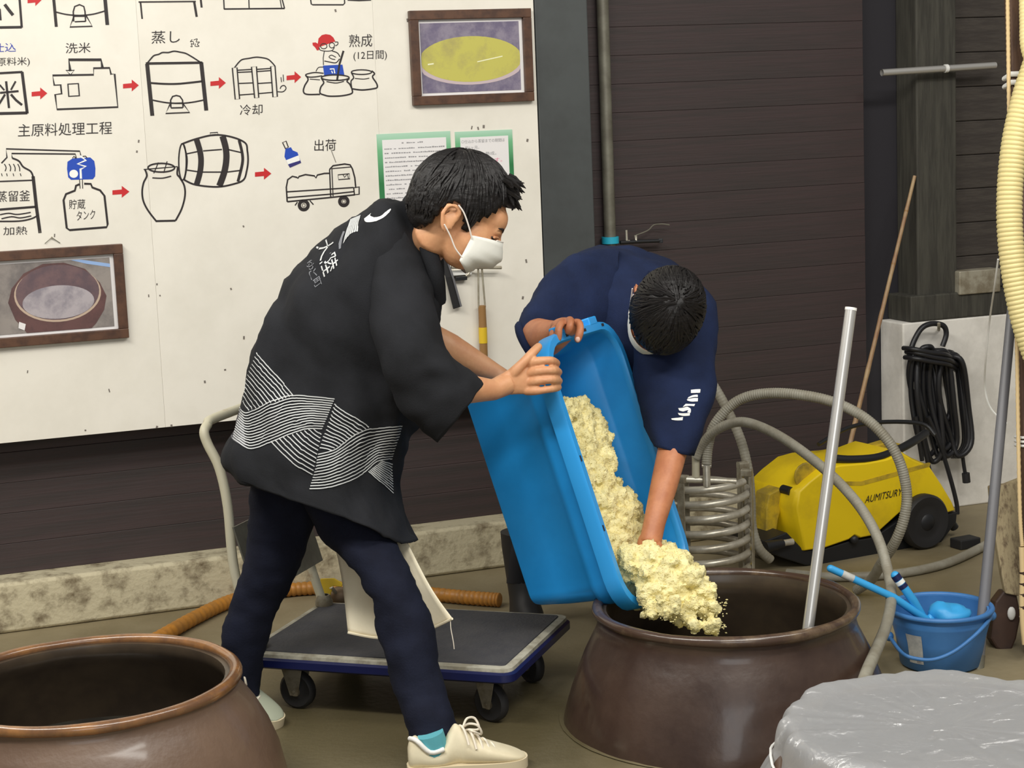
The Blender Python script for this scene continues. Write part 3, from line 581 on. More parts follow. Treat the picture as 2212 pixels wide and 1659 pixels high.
for dx in (-1, 1): MB().tube([hp(1037 + dx * 4, 580, 0.065), hp(1041 + dx * 7, 664, 0.06)], 0.0032, 8).build('rod', 'steeld', sq)
m = MB(); m.tube([hp(1041, 660, 0.06), hp(1043, 706, 0.058), hp(1047, 830, 0.055)], [0.0128, 0.0135, 0.0145], 12); m.build('wood_handle', 'handlewood', sq)
m = MB(); m.tube([hp(1042.8, 707, 0.058), hp(1044, 741, 0.0575)], 0.0146, 12); m.build('yellow_band', 'yband', sq)

# ================================================================== JARS
def jar_wall(prof_out, thick, inner_floor):
    inn = [(max(r - thick, 0.02), z) for r, z in reversed(prof_out)]
    inn = [p for p in inn if p[1] > inner_floor] + [(inn[-1][0] * 0.9, inner_floor), (0.0005, inner_floor)]
    return prof_out + inn
def jar(c, prof, lip_r, lip_z, lip_t, name, label, m, ml, mash_z):
    t = thing(name, c, label, 'jar')
    mb = MB(); mb.lathe(prof, c, 72); mb.wrinkle(0.004, 4.0, 3.0); mb.build('body', m, t)
    mb = MB(); mb.lathe([(prof[-1][0], prof[-1][1])] + jar_wall(prof, 0.03, 0.012)[len(prof):], c, 64); mb.build('inner_wall', 'jarin', t)
    mb = MB(); n = 72
    mb.tube([V3(c) + V3((lip_r * math.cos(2 * math.pi * i / n), lip_r * math.sin(2 * math.pi * i / n), lip_z)) for i in range(n)], lip_t, 14, closed=True)
    mb.wrinkle(0.003, 5, 1.0); mb.build('rolled_lip', ml, t)
    mb = MB(); rr = 0.3; mb.lathe([(0.0005, mash_z), (0.15, mash_z), (rr, mash_z), (rr, mash_z - 0.01)], c, 40); mb.build('mash', 'mash', t)
    return t
# centre jar receiving the rice, widest where it is sunk in the floor
JC = fl(1573, 1541)
jar(JC, [(0.436, -0.04), (0.434, 0.0), (0.425, 0.035), (0.41, 0.08), (0.392, 0.13), (0.372, 0.18), (0.356, 0.212), (0.343, 0.236), (0.336, 0.255), (0.336, 0.275), (0.342, 0.292)], 0.335, 0.294, 0.0135,
    'stoneware_jar', 'dark brown stoneware jar under the tipped blue tub, metal pipe standing in it', 'jar', 'rimd', 0.09)
m = MB(); n = 64
for i in range(n):
    pass
m.lathe([(0.432, 0.003), (0.446, 0.003), (0.443, 0.0), (0.432, 0.0)], JC, 64); m.wrinkle(0.004, 9, 2); struct(m.build('trim_3', 'floor'))
# left jar, close to the camera
JL = at(188, 1482, 4.27); JL.z = 0
lz = 0.315
jar(JL, [(0.46, -0.04), (0.46, 0.0), (0.452, 0.06), (0.437, 0.12), (0.415, 0.18), (0.392, 0.225), (0.37, 0.258), (0.353, 0.28), (0.347, 0.296), (0.35, 0.31)], 0.346, lz, 0.0135,
    'stoneware_jar', 'reddish brown stoneware jar with tan glazed lip at the left front, half out of frame', 'jarl', 'rim', 0.13)
# plastic covered jar at the right front
JR = at(2052, 1592, 3.86); JR.z = 0
JR = JR + V3((0.0, 0.03, 0)); jr = thing('covered_jar', JR, 'jar covered with crumpled clear plastic film in the right front corner', 'jar')
m = MB(); m.lathe(jar_wall([(0.43, 0.0), (0.42, 0.06), (0.40, 0.12), (0.37, 0.18), (0.345, 0.22), (0.335, 0.24)], 0.03, 0.012), JR, 56); m.build('body', 'jarl', jr)
m = MB(); m.tube([JR + V3((0.322 * math.cos(2 * math.pi * i / 48), 0.322 * math.sin(2 * math.pi * i / 48), 0.243)) for i in range(48)], 0.016, 10, closed=True); m.build('rolled_lip', 'rimd', jr)
m = MB(); rows = []; NS = 160
prof = [(0.001, 0.262), (0.06, 0.264), (0.12, 0.267), (0.18, 0.27), (0.23, 0.272), (0.27, 0.274), (0.30, 0.276), (0.322, 0.278), (0.338, 0.276), (0.35, 0.266), (0.358, 0.245), (0.362, 0.22), (0.368, 0.19), (0.392, 0.15), (0.414, 0.11), (0.434, 0.07)]
prof = catmull(prof, 3)
for r, z in prof:
    row = []
    for j in range(NS):
        a = 2 * math.pi * j / NS; d = V3((math.cos(a), math.sin(a), 0)); p = JR + d * r + V3((0, 0, z))
        k = min(1, r / 0.3); fold = noise.turbulence(V3((math.cos(a) * 3.2, math.sin(a) * 3.2, r * 5)), 3, False)
        rip = noise.noise(V3((math.cos(a) * 9, math.sin(a) * 9, 3 + r * 4)))
        p += d * (rip * 0.012 * k + fold * 0.01 * k) + V3((0, 0, 1)) * (noise.ridged_multi_fractal(p * 7 + V3((4, 1, 0)), 0.9, 2.2, 3, 1.0, 2.0) * 0.0009 + rip * 0.004 * k)
        row.append(p)
    rows.append(row)
m.loft(rows, True, False); stf = m.build('plastic_film', 'film', jr); stf['label'] = 'crumpled clear plastic film'
m = MB(); m.tube([JR + V3((0.372 * math.cos(2 * math.pi * i / 64), 0.372 * math.sin(2 * math.pi * i / 64), 0.196 + 0.006 * math.sin(i * 1.3))) for i in range(64)], 0.003, 6, closed=True); m.build('tie_string', 'white', jr)
# bright metal pipe standing in the centre jar
pb, pt_ = at(1747, 1347, 4.585), at(1838, 667, 4.62); ax = (pt_ - pb).normalized()
pp = thing('metal_pipe', pb - ax * 0.16, 'straight bright metal pipe leaning out of the centre jar', 'pipe')
m = MB(); m.tube([pb - ax * 0.17, pt_], 0.0145, 18, False); m.tube([pt_, pt_ - ax * 0.1], 0.0125, 18, False); m.tube([pt_ - ax * 0.0005, pt_ + ax * 0.0005], 0.0145, 18, False); m.build('tube_wall', 'alu', pp)
m = MB(); m.tube([pt_ - ax * 0.004, pt_ + ax * 0.003], 0.0152, 18, True); m.build('end_cap', 'white', pp)

# ================================================================== BLUE TUB
ta = (CR * 0.31 - CU * 0.95).normalized(); tw = (CR * 0.45 + CU * 0.13 + CF * 0.88); tw = (tw - ta * tw.dot(ta)).normalized(); tu = ta.cross(tw).normalized()
TC = at(1262, 1032, 4.73) + tw * 0.245
def tp3(s, t, h): return TC + ta * s + tw * t + tu * h
def rr(L, W, r, h, n=7):
    out = []
    for k, (sx, sy) in enumerate(((1, 1), (-1, 1), (-1, -1), (1, -1))):
        for i in range(n):
            a = math.pi / 2 * (k + i / (n - 1)); out.append(tp3(sx * (L / 2 - r) + r * math.cos(a), sy * (W / 2 - r) + r * math.sin(a), h))
        # straight runs get middle points
        nx = ((1, 1), (-1, 1), (-1, -1), (1, -1))[(k + 1) % 4]
        a = math.pi / 2 * (k + 1); p0 = out[-1]; p1 = tp3(nx[0] * (L / 2 - r) + r * math.cos(a), nx[1] * (W / 2 - r) + r * math.sin(a), h)
        for i in range(1, 6): out.append(p0.lerp(p1, i / 6))
    return out
SK = lambda q: (q[0] + 0.045, q[1] + 0.03, q[2], q[3] * 1.09)
tub = thing('plastic_tub', tp3(0, 0, -0.29), 'large blue rectangular plastic tub tipped on its end, pouring rice into the jar', 'tub')
m = MB()
OUT = [(0.535, 0.318, 0.03, -0.277), (0.556, 0.336, 0.035, -0.274), (0.566, 0.344, 0.04, -0.262), (0.595, 0.366, 0.045, -0.18), (0.62, 0.382, 0.055, -0.094), (0.645, 0.4, 0.065, -0.088), (0.652, 0.405, 0.07, -0.075), (0.668, 0.415, 0.09, -0.012)]
INN = [(0.66, 0.407, 0.088, -0.012), (0.644, 0.397, 0.07, -0.075), (0.636, 0.392, 0.065, -0.082), (0.612, 0.374, 0.055, -0.094), (0.587, 0.358, 0.045, -0.18), (0.558, 0.336, 0.04, -0.255), (0.53, 0.31, 0.03, -0.264)]
m.loft([rr(*SK(q)) for q in OUT + INN]); m.build('tub_shell', 'tub', tub)
m = MB(); RIMP = [(0.668, 0.415, 0.09, -0.014), (0.70, 0.445, 0.1, -0.04), (0.71, 0.455, 0.105, -0.038), (0.715, 0.46, 0.11, -0.006), (0.708, 0.453, 0.107, 0.002), (0.668, 0.413, 0.09, 0.002), (0.658, 0.404, 0.087, -0.004), (0.66, 0.406, 0.088, -0.014)]
rg = [rr(*SK(q)) for q in RIMP]; rg.append(rg[0]); m.loft(rg, False, False); rimo = m.build('tub_rim', 'tubrim', tub)
for s, t in ((-0.367, 0.03), (-0.367, 0.15), (-0.367, -0.085), (-0.05, -0.234), (0.14, -0.234), (-0.1, 0.234), (0.1, 0.234)):
    m = MB(); m.box(tp3(s, t, 0.0025), (0.016 if abs(t) > 0.2 else 0.008, 0.006 if abs(t) > 0.2 else 0.014, 0.002), (ta, tw, tu)); m.build('rim_slot', 'dark', rimo, False)
for t in (-0.1, 0.1):
    m = MB(); m.box(tp3(-0.385, t, -0.012), (0.024, 0.05, 0.03), (ta, tw, tu)); m.build('grip_rib', 'tubrim', rimo, False, bevel=0.004)

# ================================================================== RICE
def inpoly(x, y, P):
    r = False; j = len(P) - 1
    for i in range(len(P)):
        if (P[i][1] > y) != (P[j][1] > y) and x < (P[j][0] - P[i][0]) * (y - P[i][1]) / (P[j][1] - P[i][1]) + P[i][0]: r = not r
        j = i
    return r
RP = [(1212, 866), (1240, 862), (1285, 884), (1297, 895), (1316, 962), (1326, 1022), (1340, 1050), (1372, 1076), (1384, 1108), (1390, 1140), (1424, 1165), (1472, 1196), (1496, 1234), (1516, 1266), (1534, 1288), (1500, 1302), (1440, 1300), (1400, 1306), (1362, 1306), (1338, 1280), (1312, 1225), (1288, 1160), (1268, 1090), (1248, 1010), (1226, 930)]
rs = random.Random(11); mb = MB()
def riceball(x, y, h, r): 
    p = onplane(x, y, TC + tu * h, tu); mb.ell(p, (r * rs.uniform(0.8, 1.2), r * rs.uniform(0.8, 1.2), r * rs.uniform(0.8, 1.15)), None, 10, 7); return p
cnt = 0
while cnt < 760:
    x, y = rs.uniform(1205, 1540), rs.uniform(858, 1310)
    if not inpoly(x, y, RP): continue
    # keep the heap lower towards its upper end
    fr = (y - 860) / 450; dx = min(1, max(0, (x - 1212 - (y - 866) * 0.3137) / 90)); h = -0.085 + 0.02 * fr + 0.065 * fr * dx + rs.uniform(-0.02, 0.01)
    r = rs.uniform(0.011, 0.024)
    e = min(math.hypot(x - px, y - py) for px, py in RP)
    if e * 0.00123 < r * 0.75: r = max(0.009, e * 0.00123 * 1.1)
    riceball(x, y, h, r); cnt += 1
for i in range(260):      # body of the heap against the near wall and the lower end
    s = rs.uniform(-0.17, 0.27); h = rs.uniform(-0.19, -0.1); t = rs.uniform(-0.12, 0.04 + (s + 0.17) * 0.25); p = tp3(s, t, h); mb.ell(p, (0.035, 0.035, 0.035), None, 8, 6)
for i in range(90):       # spill over the low end into the jar
    x = rs.uniform(1385, 1545); y = rs.uniform(1296, 1330 + (x - 1385) * 0.2); r = rs.uniform(0.007, 0.017)
    p = at(x, y, rs.uniform(4.66, 4.84)); mb.ell(p, (r, r, r * 1.2), None, 8, 6)
for i in range(70):       # rice heaped round the wrist
    x = rs.uniform(1352, 1452); y = rs.uniform(1186, 1240); r = rs.uniform(0.014, 0.026)
    mb.ell(at(x, y, rs.uniform(4.79, 4.85)), (r, r, r), None, 8, 6)
for i in range(120):      # rice tumbling over the low end of the tub
    x = rs.uniform(1392, 1528); lo = 1205 + max(0, (x - 1470)) * 1.15; y = rs.uniform(lo, 1300); r = rs.uniform(0.014, 0.03)
    mb.ell(at(x, y, rs.uniform(4.74, 4.88)), (r, r, r), None, 8, 6)
rice_me = remeshed(mb, 0.0065, 2)
mb = joinmesh([rice_me]); mb.wrinkle(0.009, 38, 5); mb.wrinkle(0.006, 105, 8)
rice = stuff(mb.build('steamed_rice', 'rice')); tag(rice, 'heap of pale yellow steamed rice sliding out of the blue tub', 'rice')
bvh = BVHTree.FromPolygons([tuple(v) for v in mb.v], mb.f)
g = MB(); k = 0
def grain(p, n, L=0.0029):
    d = V3((rs.gauss(0, 1), rs.gauss(0, 1), rs.gauss(0, 1))).normalized(); d = (d - n * d.dot(n) * 0.9).normalized(); s = d.orthogonal().normalized() * L * 0.5; q = d.cross(s)
    g.add([p - d * L, p + s, p + q, p - s, p - q, p + d * L], [(0, 2, 1), (0, 3, 2), (0, 4, 3), (0, 1, 4), (5, 1, 2), (5, 2, 3), (5, 3, 4), (5, 4, 1)])
while k < 16000:
    fi = rs.randrange(len(mb.f)); q = mb.f[fi]; a, b, c = mb.v[q[0]], mb.v[q[1]], mb.v[q[2]]; n = (b - a).cross(c - a)
    if n.length < 1e-12: continue
    n.normalize(); p = (a + b + c) / 3
    if n.dot(CF) > 0.35: n = -n if rs.random() < 0.0 else n
    grain(p + n * 0.0006, n); k += 1
for i in range(420):
    x = rs.uniform(1385, 1570); y = rs.uniform(1290, 1330 + (x - 1385) * 0.22); grain(at(x, y, rs.uniform(4.64, 4.82)), V3((0, 0, 1)), 0.0042)
gr = stuff(g.build('loose_grains', 'rice', rice, False))
# clumps on the liquid in the jar
m = MB(); 
for i in range(120):
    a = rs.uniform(0, 6.28); r = 0.16 * math.sqrt(rs.random()); p = JC + V3((-0.06 + r * math.cos(a), -0.14 + r * 0.6 * math.sin(a), 0.1)); s = rs.uniform(0.012, 0.03); m.ell(p, (s, s, s * 0.7), None, 7, 5)
m.build('rice_in_jar', 'rice', rice); stuff(bpy.data.objects['rice_in_jar'])

# ================================================================== PLATFORM TROLLEY
e1 = V3((-0.945, 0.327, 0)).normalized(); e2 = V3((-e1.y * -1, 0, 0)); e2 = V3((0.327, 0.945, 0)).normalized()
TB = fl(1102, 1447, 0.172); TB.z = 0
LT, WT = 0.77, 0.52
def tr(a, b, z): return TB + e1 * a + e2 * b + V3((0, 0, z))
trol = thing('platform_trolley', tr(LT / 2, WT / 2, 0), 'navy edged flat platform trolley with a cream bent handle, standing between the jars', 'trolley')
def rrect(a0, a1, b0, b1, r, z, n=5):
    out = []
    for k, (ca, cb) in enumerate(((a1 - r, b1 - r), (a0 + r, b1 - r), (a0 + r, b0 + r), (a1 - r, b0 + r))):
        for i in range(n):
            t = math.pi / 2 * (k + i / (n - 1)); out.append(tr(ca + r * math.cos(t), cb + r * math.sin(t), z))
    return out
m = MB(); m.loft([rrect(0, LT, 0, WT, 0.03, 0.132), rrect(-0.008, LT + 0.008, -0.008, WT + 0.008, 0.035, 0.138), rrect(-0.008, LT + 0.008, -0.008, WT + 0.008, 0.035, 0.157), rrect(0.0, LT, 0.0, WT, 0.03, 0.162)]); m.build('bumper', 'bumper', trol)
m = MB(); m.loft([rrect(0, LT, 0, WT, 0.03, 0.162), rrect(0.001, LT - 0.001, 0.001, WT - 0.001, 0.03, 0.171), rrect(0.022, LT - 0.022, 0.022, WT - 0.022, 0.012, 0.1735)], True, True); m.build('edge_strip', 'decktrim', trol)
m = MB(); m.loft([rrect(0.022, LT - 0.022, 0.022, WT - 0.022, 0.012, 0.1735), rrect(0.023, LT - 0.023, 0.023, WT - 0.023, 0.012, 0.176)]); m.build('deck_mat', 'deck', trol)
for a, b, ang in ((0.10, 0.09, 0.35), (LT - 0.11, 0.08, 0.1), (0.1, WT - 0.09, 0.6), (LT - 0.11, WT - 0.09, 0.2)):
    fwd = (e1 * math.cos(ang) + e2 * math.sin(ang)); sd = V3((-fwd.y, fwd.x, 0)); c = tr(a, b, 0) - fwd * 0.015
    wl = MB(); wl.lathe([(0.0005, -0.016), (0.02, -0.017), (0.028, -0.012), (0.045, -0.015), (0.052, -0.009), (0.052, 0.009), (0.045, 0.015), (0.028, 0.012), (0.02, 0.017), (0.0005, 0.016)], c + V3((0, 0, 0.052)), 24, (fwd, V3((0, 0, 1)), sd))
    wo = wl.build('wheel', 'rubber', trol)
    hb = MB(); hb.lathe([(0.0005, -0.0185), (0.016, -0.018), (0.016, 0.018), (0.0005, 0.0185)], c + V3((0, 0, 0.052)), 14, (fwd, V3((0, 0, 1)), sd)); hb.build('hub', 'caster', wo)
    f_ = MB()
    for s in (-1, 1):
        P = [c + sd * (0.021 * s) + fwd * x + V3((0, 0, z)) for x, z in ((-0.012, 0.04), (0.012, 0.04), (0.036, 0.118), (-0.03, 0.118))]; f_.prism(P, sd * (0.003 * s))
    f_.box(c + V3((0, 0, 0.12)), (0.08, 0.066, 0.005), (fwd, sd, V3((0, 0, 1)))); f_.box(c + V3((0, 0, 0.129)), (0.09, 0.085, 0.006), (fwd, sd, V3((0, 0, 1)))); f_.tube([c + sd * 0.026 + V3((0, 0, 0.052)), c - sd * 0.026 + V3((0, 0, 0.052))], 0.005, 8)
    f_.build('caster_fork', 'caster', trol, True, bevel=0.001)
hb0, hb1 = tr(LT - 0.03, 0.045, 0.17), tr(LT - 0.03, WT - 0.045, 0.17)
Dn, Df = (hb0 - CC).dot(CF), (hb1 - CC).dot(CF)
near = [at(508, 1240, Dn), at(492, 1095, Dn), at(474, 1012, Dn), at(449, 960, Dn), at(441, 934, Dn)]
off = hb1 - hb0
path = [hb0] + near + [near[-1] + V3((0, 0, 0.018)) + off * 0.05, near[-1] + V3((0, 0, 0.028)) + off * 0.14, near[-1] + V3((0, 0, 0.028)) + off * 0.86, near[-1] + V3((0, 0, 0.018)) + off * 0.95] + [p + off for p in reversed(near)] + [hb1]
m = MB(); m.tube(vs(catmull(path, 5)), 0.0135, 12); m.build('push_handle', 'cream', trol)
z0, z1 = 0.20, near[0].z + 0.14
P0 = near[0] + V3((0, 0, 0.13)); m = MB(); m.prism([hb0 + V3((0, 0, 0.14)), hb1 + V3((0, 0, 0.14)), P0 + off, P0], (0.004, 0.002, 0)); m.build('back_plate', 'galv', trol, False)
for p in (hb0, hb1): m = MB(); m.lathe([(0.026, 0.0), (0.026, 0.012), (0.018, 0.03), (0.0142, 0.03)], p + V3((0, 0, 0.006)), 16); m.build('socket', 'caster', trol)

# amber hose on the floor behind the trolley
pts = [(250, 1420), (330, 1385), (420, 1335), (500, 1298), (580, 1280), (680, 1270), (790, 1272), (900, 1280), (1000, 1290), (1080, 1296)]
P = vs(catmull([fl(x, y, 0.024) for x, y in pts], 26)); R = [0.0235 if i % 3 else 0.0205 for i in range(len(P))]
m = MB(); m.tube(P, R, 14); tag(m.build('suction_hose', 'orange'), 'thick amber ribbed hose lying along the concrete curb behind the trolley', 'hose')
vl = thing('hose_valve', at(728, 1308, 5.5), 'small brown valve with a bright yellow handle plate behind the trolley', 'valve')
cvl = at(732, 1290, 5.5)
m = MB(); m.ell(cvl, (0.036, 0.03, 0.032)); m.tube([cvl + V3((0.0, 0, -0.1)), cvl + V3((0, 0, 0.02))], 0.018, 12); m.tube([cvl, cvl + CR * 0.06], 0.02, 12); m.build('valve_body', 'brass', vl)
m = MB(); m.prism([at(x, y, 5.45) for x, y in ((692, 1250), (722, 1249), (741, 1260), (738, 1268), (720, 1266), (708, 1302), (690, 1300))], CF * 0.006); m.build('handle_plate', 'yband', vl, False, bevel=0.002)
m = MB(); m.tube([cvl + V3((0, 0, 0.0)), at(715, 1268, 5.45)], 0.006, 8); m.build('stem', 'steeld', vl)

# ================================================================== BUCKET WITH BRUSHES
BT = at(2031, 1312, 5.14); BCC = V3((BT.x, BT.y, 0)); bz = BT.z
bk = thing('bucket', BCC, 'blue plastic bucket with a white label and lowered handle, brushes inside', 'bucket')
R1 = 0.142; R0 = 0.112
m = MB(); m.lathe([(0.0005, 0.0), (R0 - 0.01, 0.0), (R0, 0.006), (R0 + 0.012, bz * 0.5), (R1 - 0.006, bz - 0.035), (R1 - 0.004, bz - 0.03), (R1 - 0.008, bz), (R1 - 0.014, bz), (R1 - 0.012, bz - 0.035), (R0 + 0.006, bz * 0.5), (R0 - 0.006, 0.012), (0.0005, 0.012)], BCC, 44); m.build('bucket_wall', 'bucket', bk)
m = MB(); n = 48; m.tube([BCC + V3((R1 * math.cos(2 * math.pi * i / n), R1 * math.sin(2 * math.pi * i / n), bz)) for i in range(n)], 0.0075, 8, closed=True); m.build('bucket_rim', 'bucket', bk)
hp0 = BCC + V3((-R1 - 0.004, -0.01, bz - 0.075)); hp1 = BCC + V3((R1 + 0.004, 0.0, bz - 0.03))
q = [hp0] + [at(x, y, D) for x, y, D in ((1950, 1412, 5.0), (1985, 1424, 4.98), (2020, 1424, 4.97), (2060, 1408, 4.97), (2100, 1378, 4.98), (2128, 1350, 5.02))] + [hp1]
m = MB(); m.tube(vs(catmull(q, 5)), 0.0055, 8); m.build('bail_handle', 'bucket', bk)
for p in (hp0, hp1): m = MB(); m.ell(p, (0.012, 0.014, 0.014)); m.build('handle_lug', 'bucket', bk)
def bpt(ang, z, e=0.0012):
    h_ = bz * 0.5; r = (R0 + 0.012 + (R1 - 0.006 - R0 - 0.012) * (z - h_) / (bz - 0.035 - h_) if z > h_ else R0 + 0.012 * (z - 0.006) / (h_ - 0.006)) + e + 0.0006; return BCC + V3((r * math.cos(ang), r * math.sin(ang), z))
a0, a1 = math.radians(-148), math.radians(-126)
m = MB(); m.sheet([[bpt(a0 + (a1 - a0) * i / 6, z) for i in range(7)] for z in [bz - 0.135 + i * 0.085 / 6 for i in range(7)]]); m.build('paper_label', 'label', bk)
m = MB(); m.sheet([[bpt(a0 + (a1 - a0) * (0.55 + 0.3 * i / 4), z, 0.0018) for i in range(5)] for z in (bz - 0.132, bz - 0.122)]); m.build('label_print', 'texg', bk)
def brush(P, r, label, band):
    t = thing('scrub_brush', P[-1], label, 'brush', 'brushes in the blue bucket'); d = (P[1] - P[0]).normalized()
    m = MB(); m.tube(P, [r, r, r * 1.15], 12, round_=True); m.build('handle', 'brush', t)
    for f0, f1, c in band:
        a = P[0].lerp(P[1], f0); b = P[0].lerp(P[1], f1); m = MB(); m.tube([a, b], r * 1.06, 12); m.build('handle_band', c, t)
    m = MB(); m.box(P[-1] + d * 0.03, (0.09, 0.045, 0.03), (d, d.orthogonal().normalized(), d.cross(d.orthogonal().normalized()))); m.build('head', 'brush', t, False, bevel=0.008)
    m = MB(); s = d.orthogonal().normalized(); u = d.cross(s)
    for i in range(9):
        for j in range(4): c = P[-1] + d * (-0.005 + i * 0.009) + s * (-0.016 + j * 0.0105); m.tube([c - u * 0.012, c - u * 0.04], 0.003, 5)
    stuff(m.build('bristles', 'white', t))
brush([at(1794, 1228, 5.06), at(1930, 1290, 5.08), at(2010, 1345, 5.12)], 0.0105, 'longer sky blue brush handle sticking out to the left of the bucket', ((0.18, 0.36, 'label'),))
brush([at(1934, 1243, 5.1), at(1972, 1296, 5.1), at(2004, 1356, 5.14)], 0.0125, 'upright sky blue brush handle with a navy and white end in the bucket', ((-0.02, 0.18, 'bumper'), (0.2, 0.34, 'white'), (0.36, 0.5, 'bumper')))
m = MB(); m.ell(at(2050, 1324, 5.13), (0.06, 0.05, 0.03), None, 20, 12); m.wrinkle(0.012, 22, 2); tag(m.build('scrub_sponge', 'brush'), 'sky blue rounded sponge lying on top inside the bucket', 'sponge')

# ================================================================== PRESSURE WASHER
OW = fl(1742, 1226); EW = (fl(2072, 1166) - OW); EW.z = 0; EW.normalize(); NW = V3((-EW.y, EW.x, 0))   # NW points away from the camera
def wq(x, y, o=0.0): return onplane(x, y, OW + NW * o, NW)
pw = thing('pressure_washer', OW + EW * 0.25 + NW * 0.14, 'yellow and black wheeled pressure washer under a grey hose loop', 'pressure washer')
DEP = 0.27
body = [(1733, 1193), (1726, 1150), (1716, 1100), (1722, 1062), (1745, 1040), (1780, 1012), (1812, 1003), (1870, 998), (1915, 990), (1952, 976), (1975, 990), (2012, 1006), (2040, 1048), (2062, 1085), (2069, 1103), (2044, 1110), (2030, 1112), (1990, 1098), (1950, 1104), (1910, 1140), (1890, 1158), (1858, 1164), (1845, 1158), (1832, 1168), (1780, 1186)]
F0 = [wq(x, y, 0.0) for x, y in body]; cz = sum((p.z for p in F0)) / len(F0)
def inset(P, k): 
    c = sum(P, V3()) / len(P); return [c + (p - c) * k for p in P]
m = MB(); r0 = [p + NW * 0.02 for p in F0]; r1 = inset(F0, 0.965); r4 = [p + NW * DEP for p in F0]; r5 = inset([p + NW * (DEP + 0.02) for p in F0], 0.94)
m.loft([r1, r0, r4, r5]); m.build('cover', 'yellow', pw, True, bevel=0.004)
m = MB(); P = [(1812, 1040), (1860, 1040), (1925, 1022), (1985, 1005), (2010, 1000), (2008, 1008), (1985, 1014), (1928, 1031), (1862, 1049), (1815, 1049)]
m.prism([wq(x, y, -0.001) for x, y in P], NW * 0.01); m.build('cover_groove', 'yellowd', pw, False)
uv, fc, asp = textmesh('AUMITSURYU', 0.35)
m = MB(); m.add([wq(1868 + a * 92, 1087 - a * 20 - b * 15, -0.0025) for a, b in uv], fc); m.build('lettering', 'black', pw, False)
base = [(1738, 1190), (1780, 1186), (1832, 1170), (1890, 1160), (1915, 1142), (1960, 1112), (2030, 1114), (2068, 1106), (2066, 1128), (2050, 1150), (2020, 1190), (1930, 1203), (1800, 1218), (1742, 1222), (1690, 1205), (1655, 1190), (1650, 1170), (1700, 1150)]
m = MB(); m.prism([wq(x, y, 0.01) for x, y in base], NW * (DEP - 0.02)); m.build('chassis', 'black', pw, False, bevel=0.004)
for o in (-0.045, DEP + 0.0):
    c = wq(1986, 1160, 0.0) + NW * (o + 0.02); c.z = 0.098
    m = MB(); m.lathe([(0.0005, -0.02), (0.03, -0.022), (0.05, -0.016), (0.062, -0.02), (0.09, -0.024), (0.098, -0.014), (0.098, 0.014), (0.09, 0.024), (0.0005, 0.022)], c, 36, (EW, V3((0, 0, 1)), NW)); wo = m.build('wheel', 'rubber', pw)
    m = MB(); m.lathe([(0.0005, -0.03), (0.022, -0.029), (0.03, -0.022), (0.0005, -0.02)], c, 18, (EW, V3((0, 0, 1)), NW)); m.build('hub_cap', 'black', wo)
# front bracket, filler cap, connector
br = [(1655, 1150), (1656, 1100), (1662, 1068), (1690, 1054), (1712, 1050), (1722, 1060), (1700, 1080), (1690, 1088), (1682, 1120), (1676, 1158)]
m = MB(); m.prism([wq(x, y, 0.09) for x, y in br], NW * 0.08); m.build('front_bracket', 'yellowd', pw, False, bevel=0.004)
m = MB(); m.loft([[wq(x, y, o) for x, y in [(1745 + 30 * math.cos(t), 1030 + 32 * math.sin(t)) for t in [2 * math.pi * i / 16 for i in range(16)]]] for o in (0.03, 0.05, 0.13, 0.15)]); m.build('filler_dome', 'yellowd', pw, True, bevel=0.006)
m = MB(); c = wq(1710, 1062, 0.04); m.tube([c, c + NW * 0.05], 0.016, 14); m.build('dark_knob', 'black', pw)
m = MB(); m.tube([wq(1688, 1174, -0.005), wq(1712, 1170, -0.005)], 0.0115, 14); m.build('hose_connector', 'steel', pw)
m = MB(); m.tube([wq(1652, 1182, -0.01), wq(1690, 1174, -0.005)], [0.02, 0.016], 14); m.build('inlet_hose', 'black', pw)
m = MB(); m.tube(vs(catmull([wq(1796, 990, 0.03), wq(1840, 993, 0.02), wq(1900, 987, 0.02), wq(1955, 964, 0.05), wq(2000, 936, 0.12)], 5)), 0.015, 10); m.build('carry_handle', 'black', pw)
m = MB(); m.tube(vs(catmull([wq(1768, 960, 0.2), wq(1830, 925, 0.24), wq(1900, 912, 0.26), wq(1990, 915, 0.24), wq(2020, 940, 0.2)], 5)), 0.008, 8); m.build('power_cord', 'black', pw)
m = MB(); m.prism([wq(x, y, 0.22) for x, y in ((1850, 975), (1920, 954), (1952, 960), (1930, 985), (1860, 992))], NW * 0.05); m.build('rear_hump', 'yellowd', pw, False, bevel=0.004)
for x, y in ((1845, 1166), (2038, 1108)): m = MB(); m.ell(wq(x, y, 0.0), (0.016, 0.012, 0.016), None, 14, 8); m.build('clip', 'black', pw)
m = MB(); m.tube([wq(2050, 1122, 0.05), wq(2062, 1140, 0.05)], 0.016, 12); m.build('outlet', 'black', pw)
m = MB(); m.box(at(2085, 1146, 6.45), (0.09, 0.06, 0.035), (EW, NW, V3((0, 0, 1)))); fo = tag(m.build('dark_block', 'rubber', None, False, bevel=0.004), 'small dark rubber block on the floor behind the pressure washer wheel', 'block'); fo.location.z = 0.0

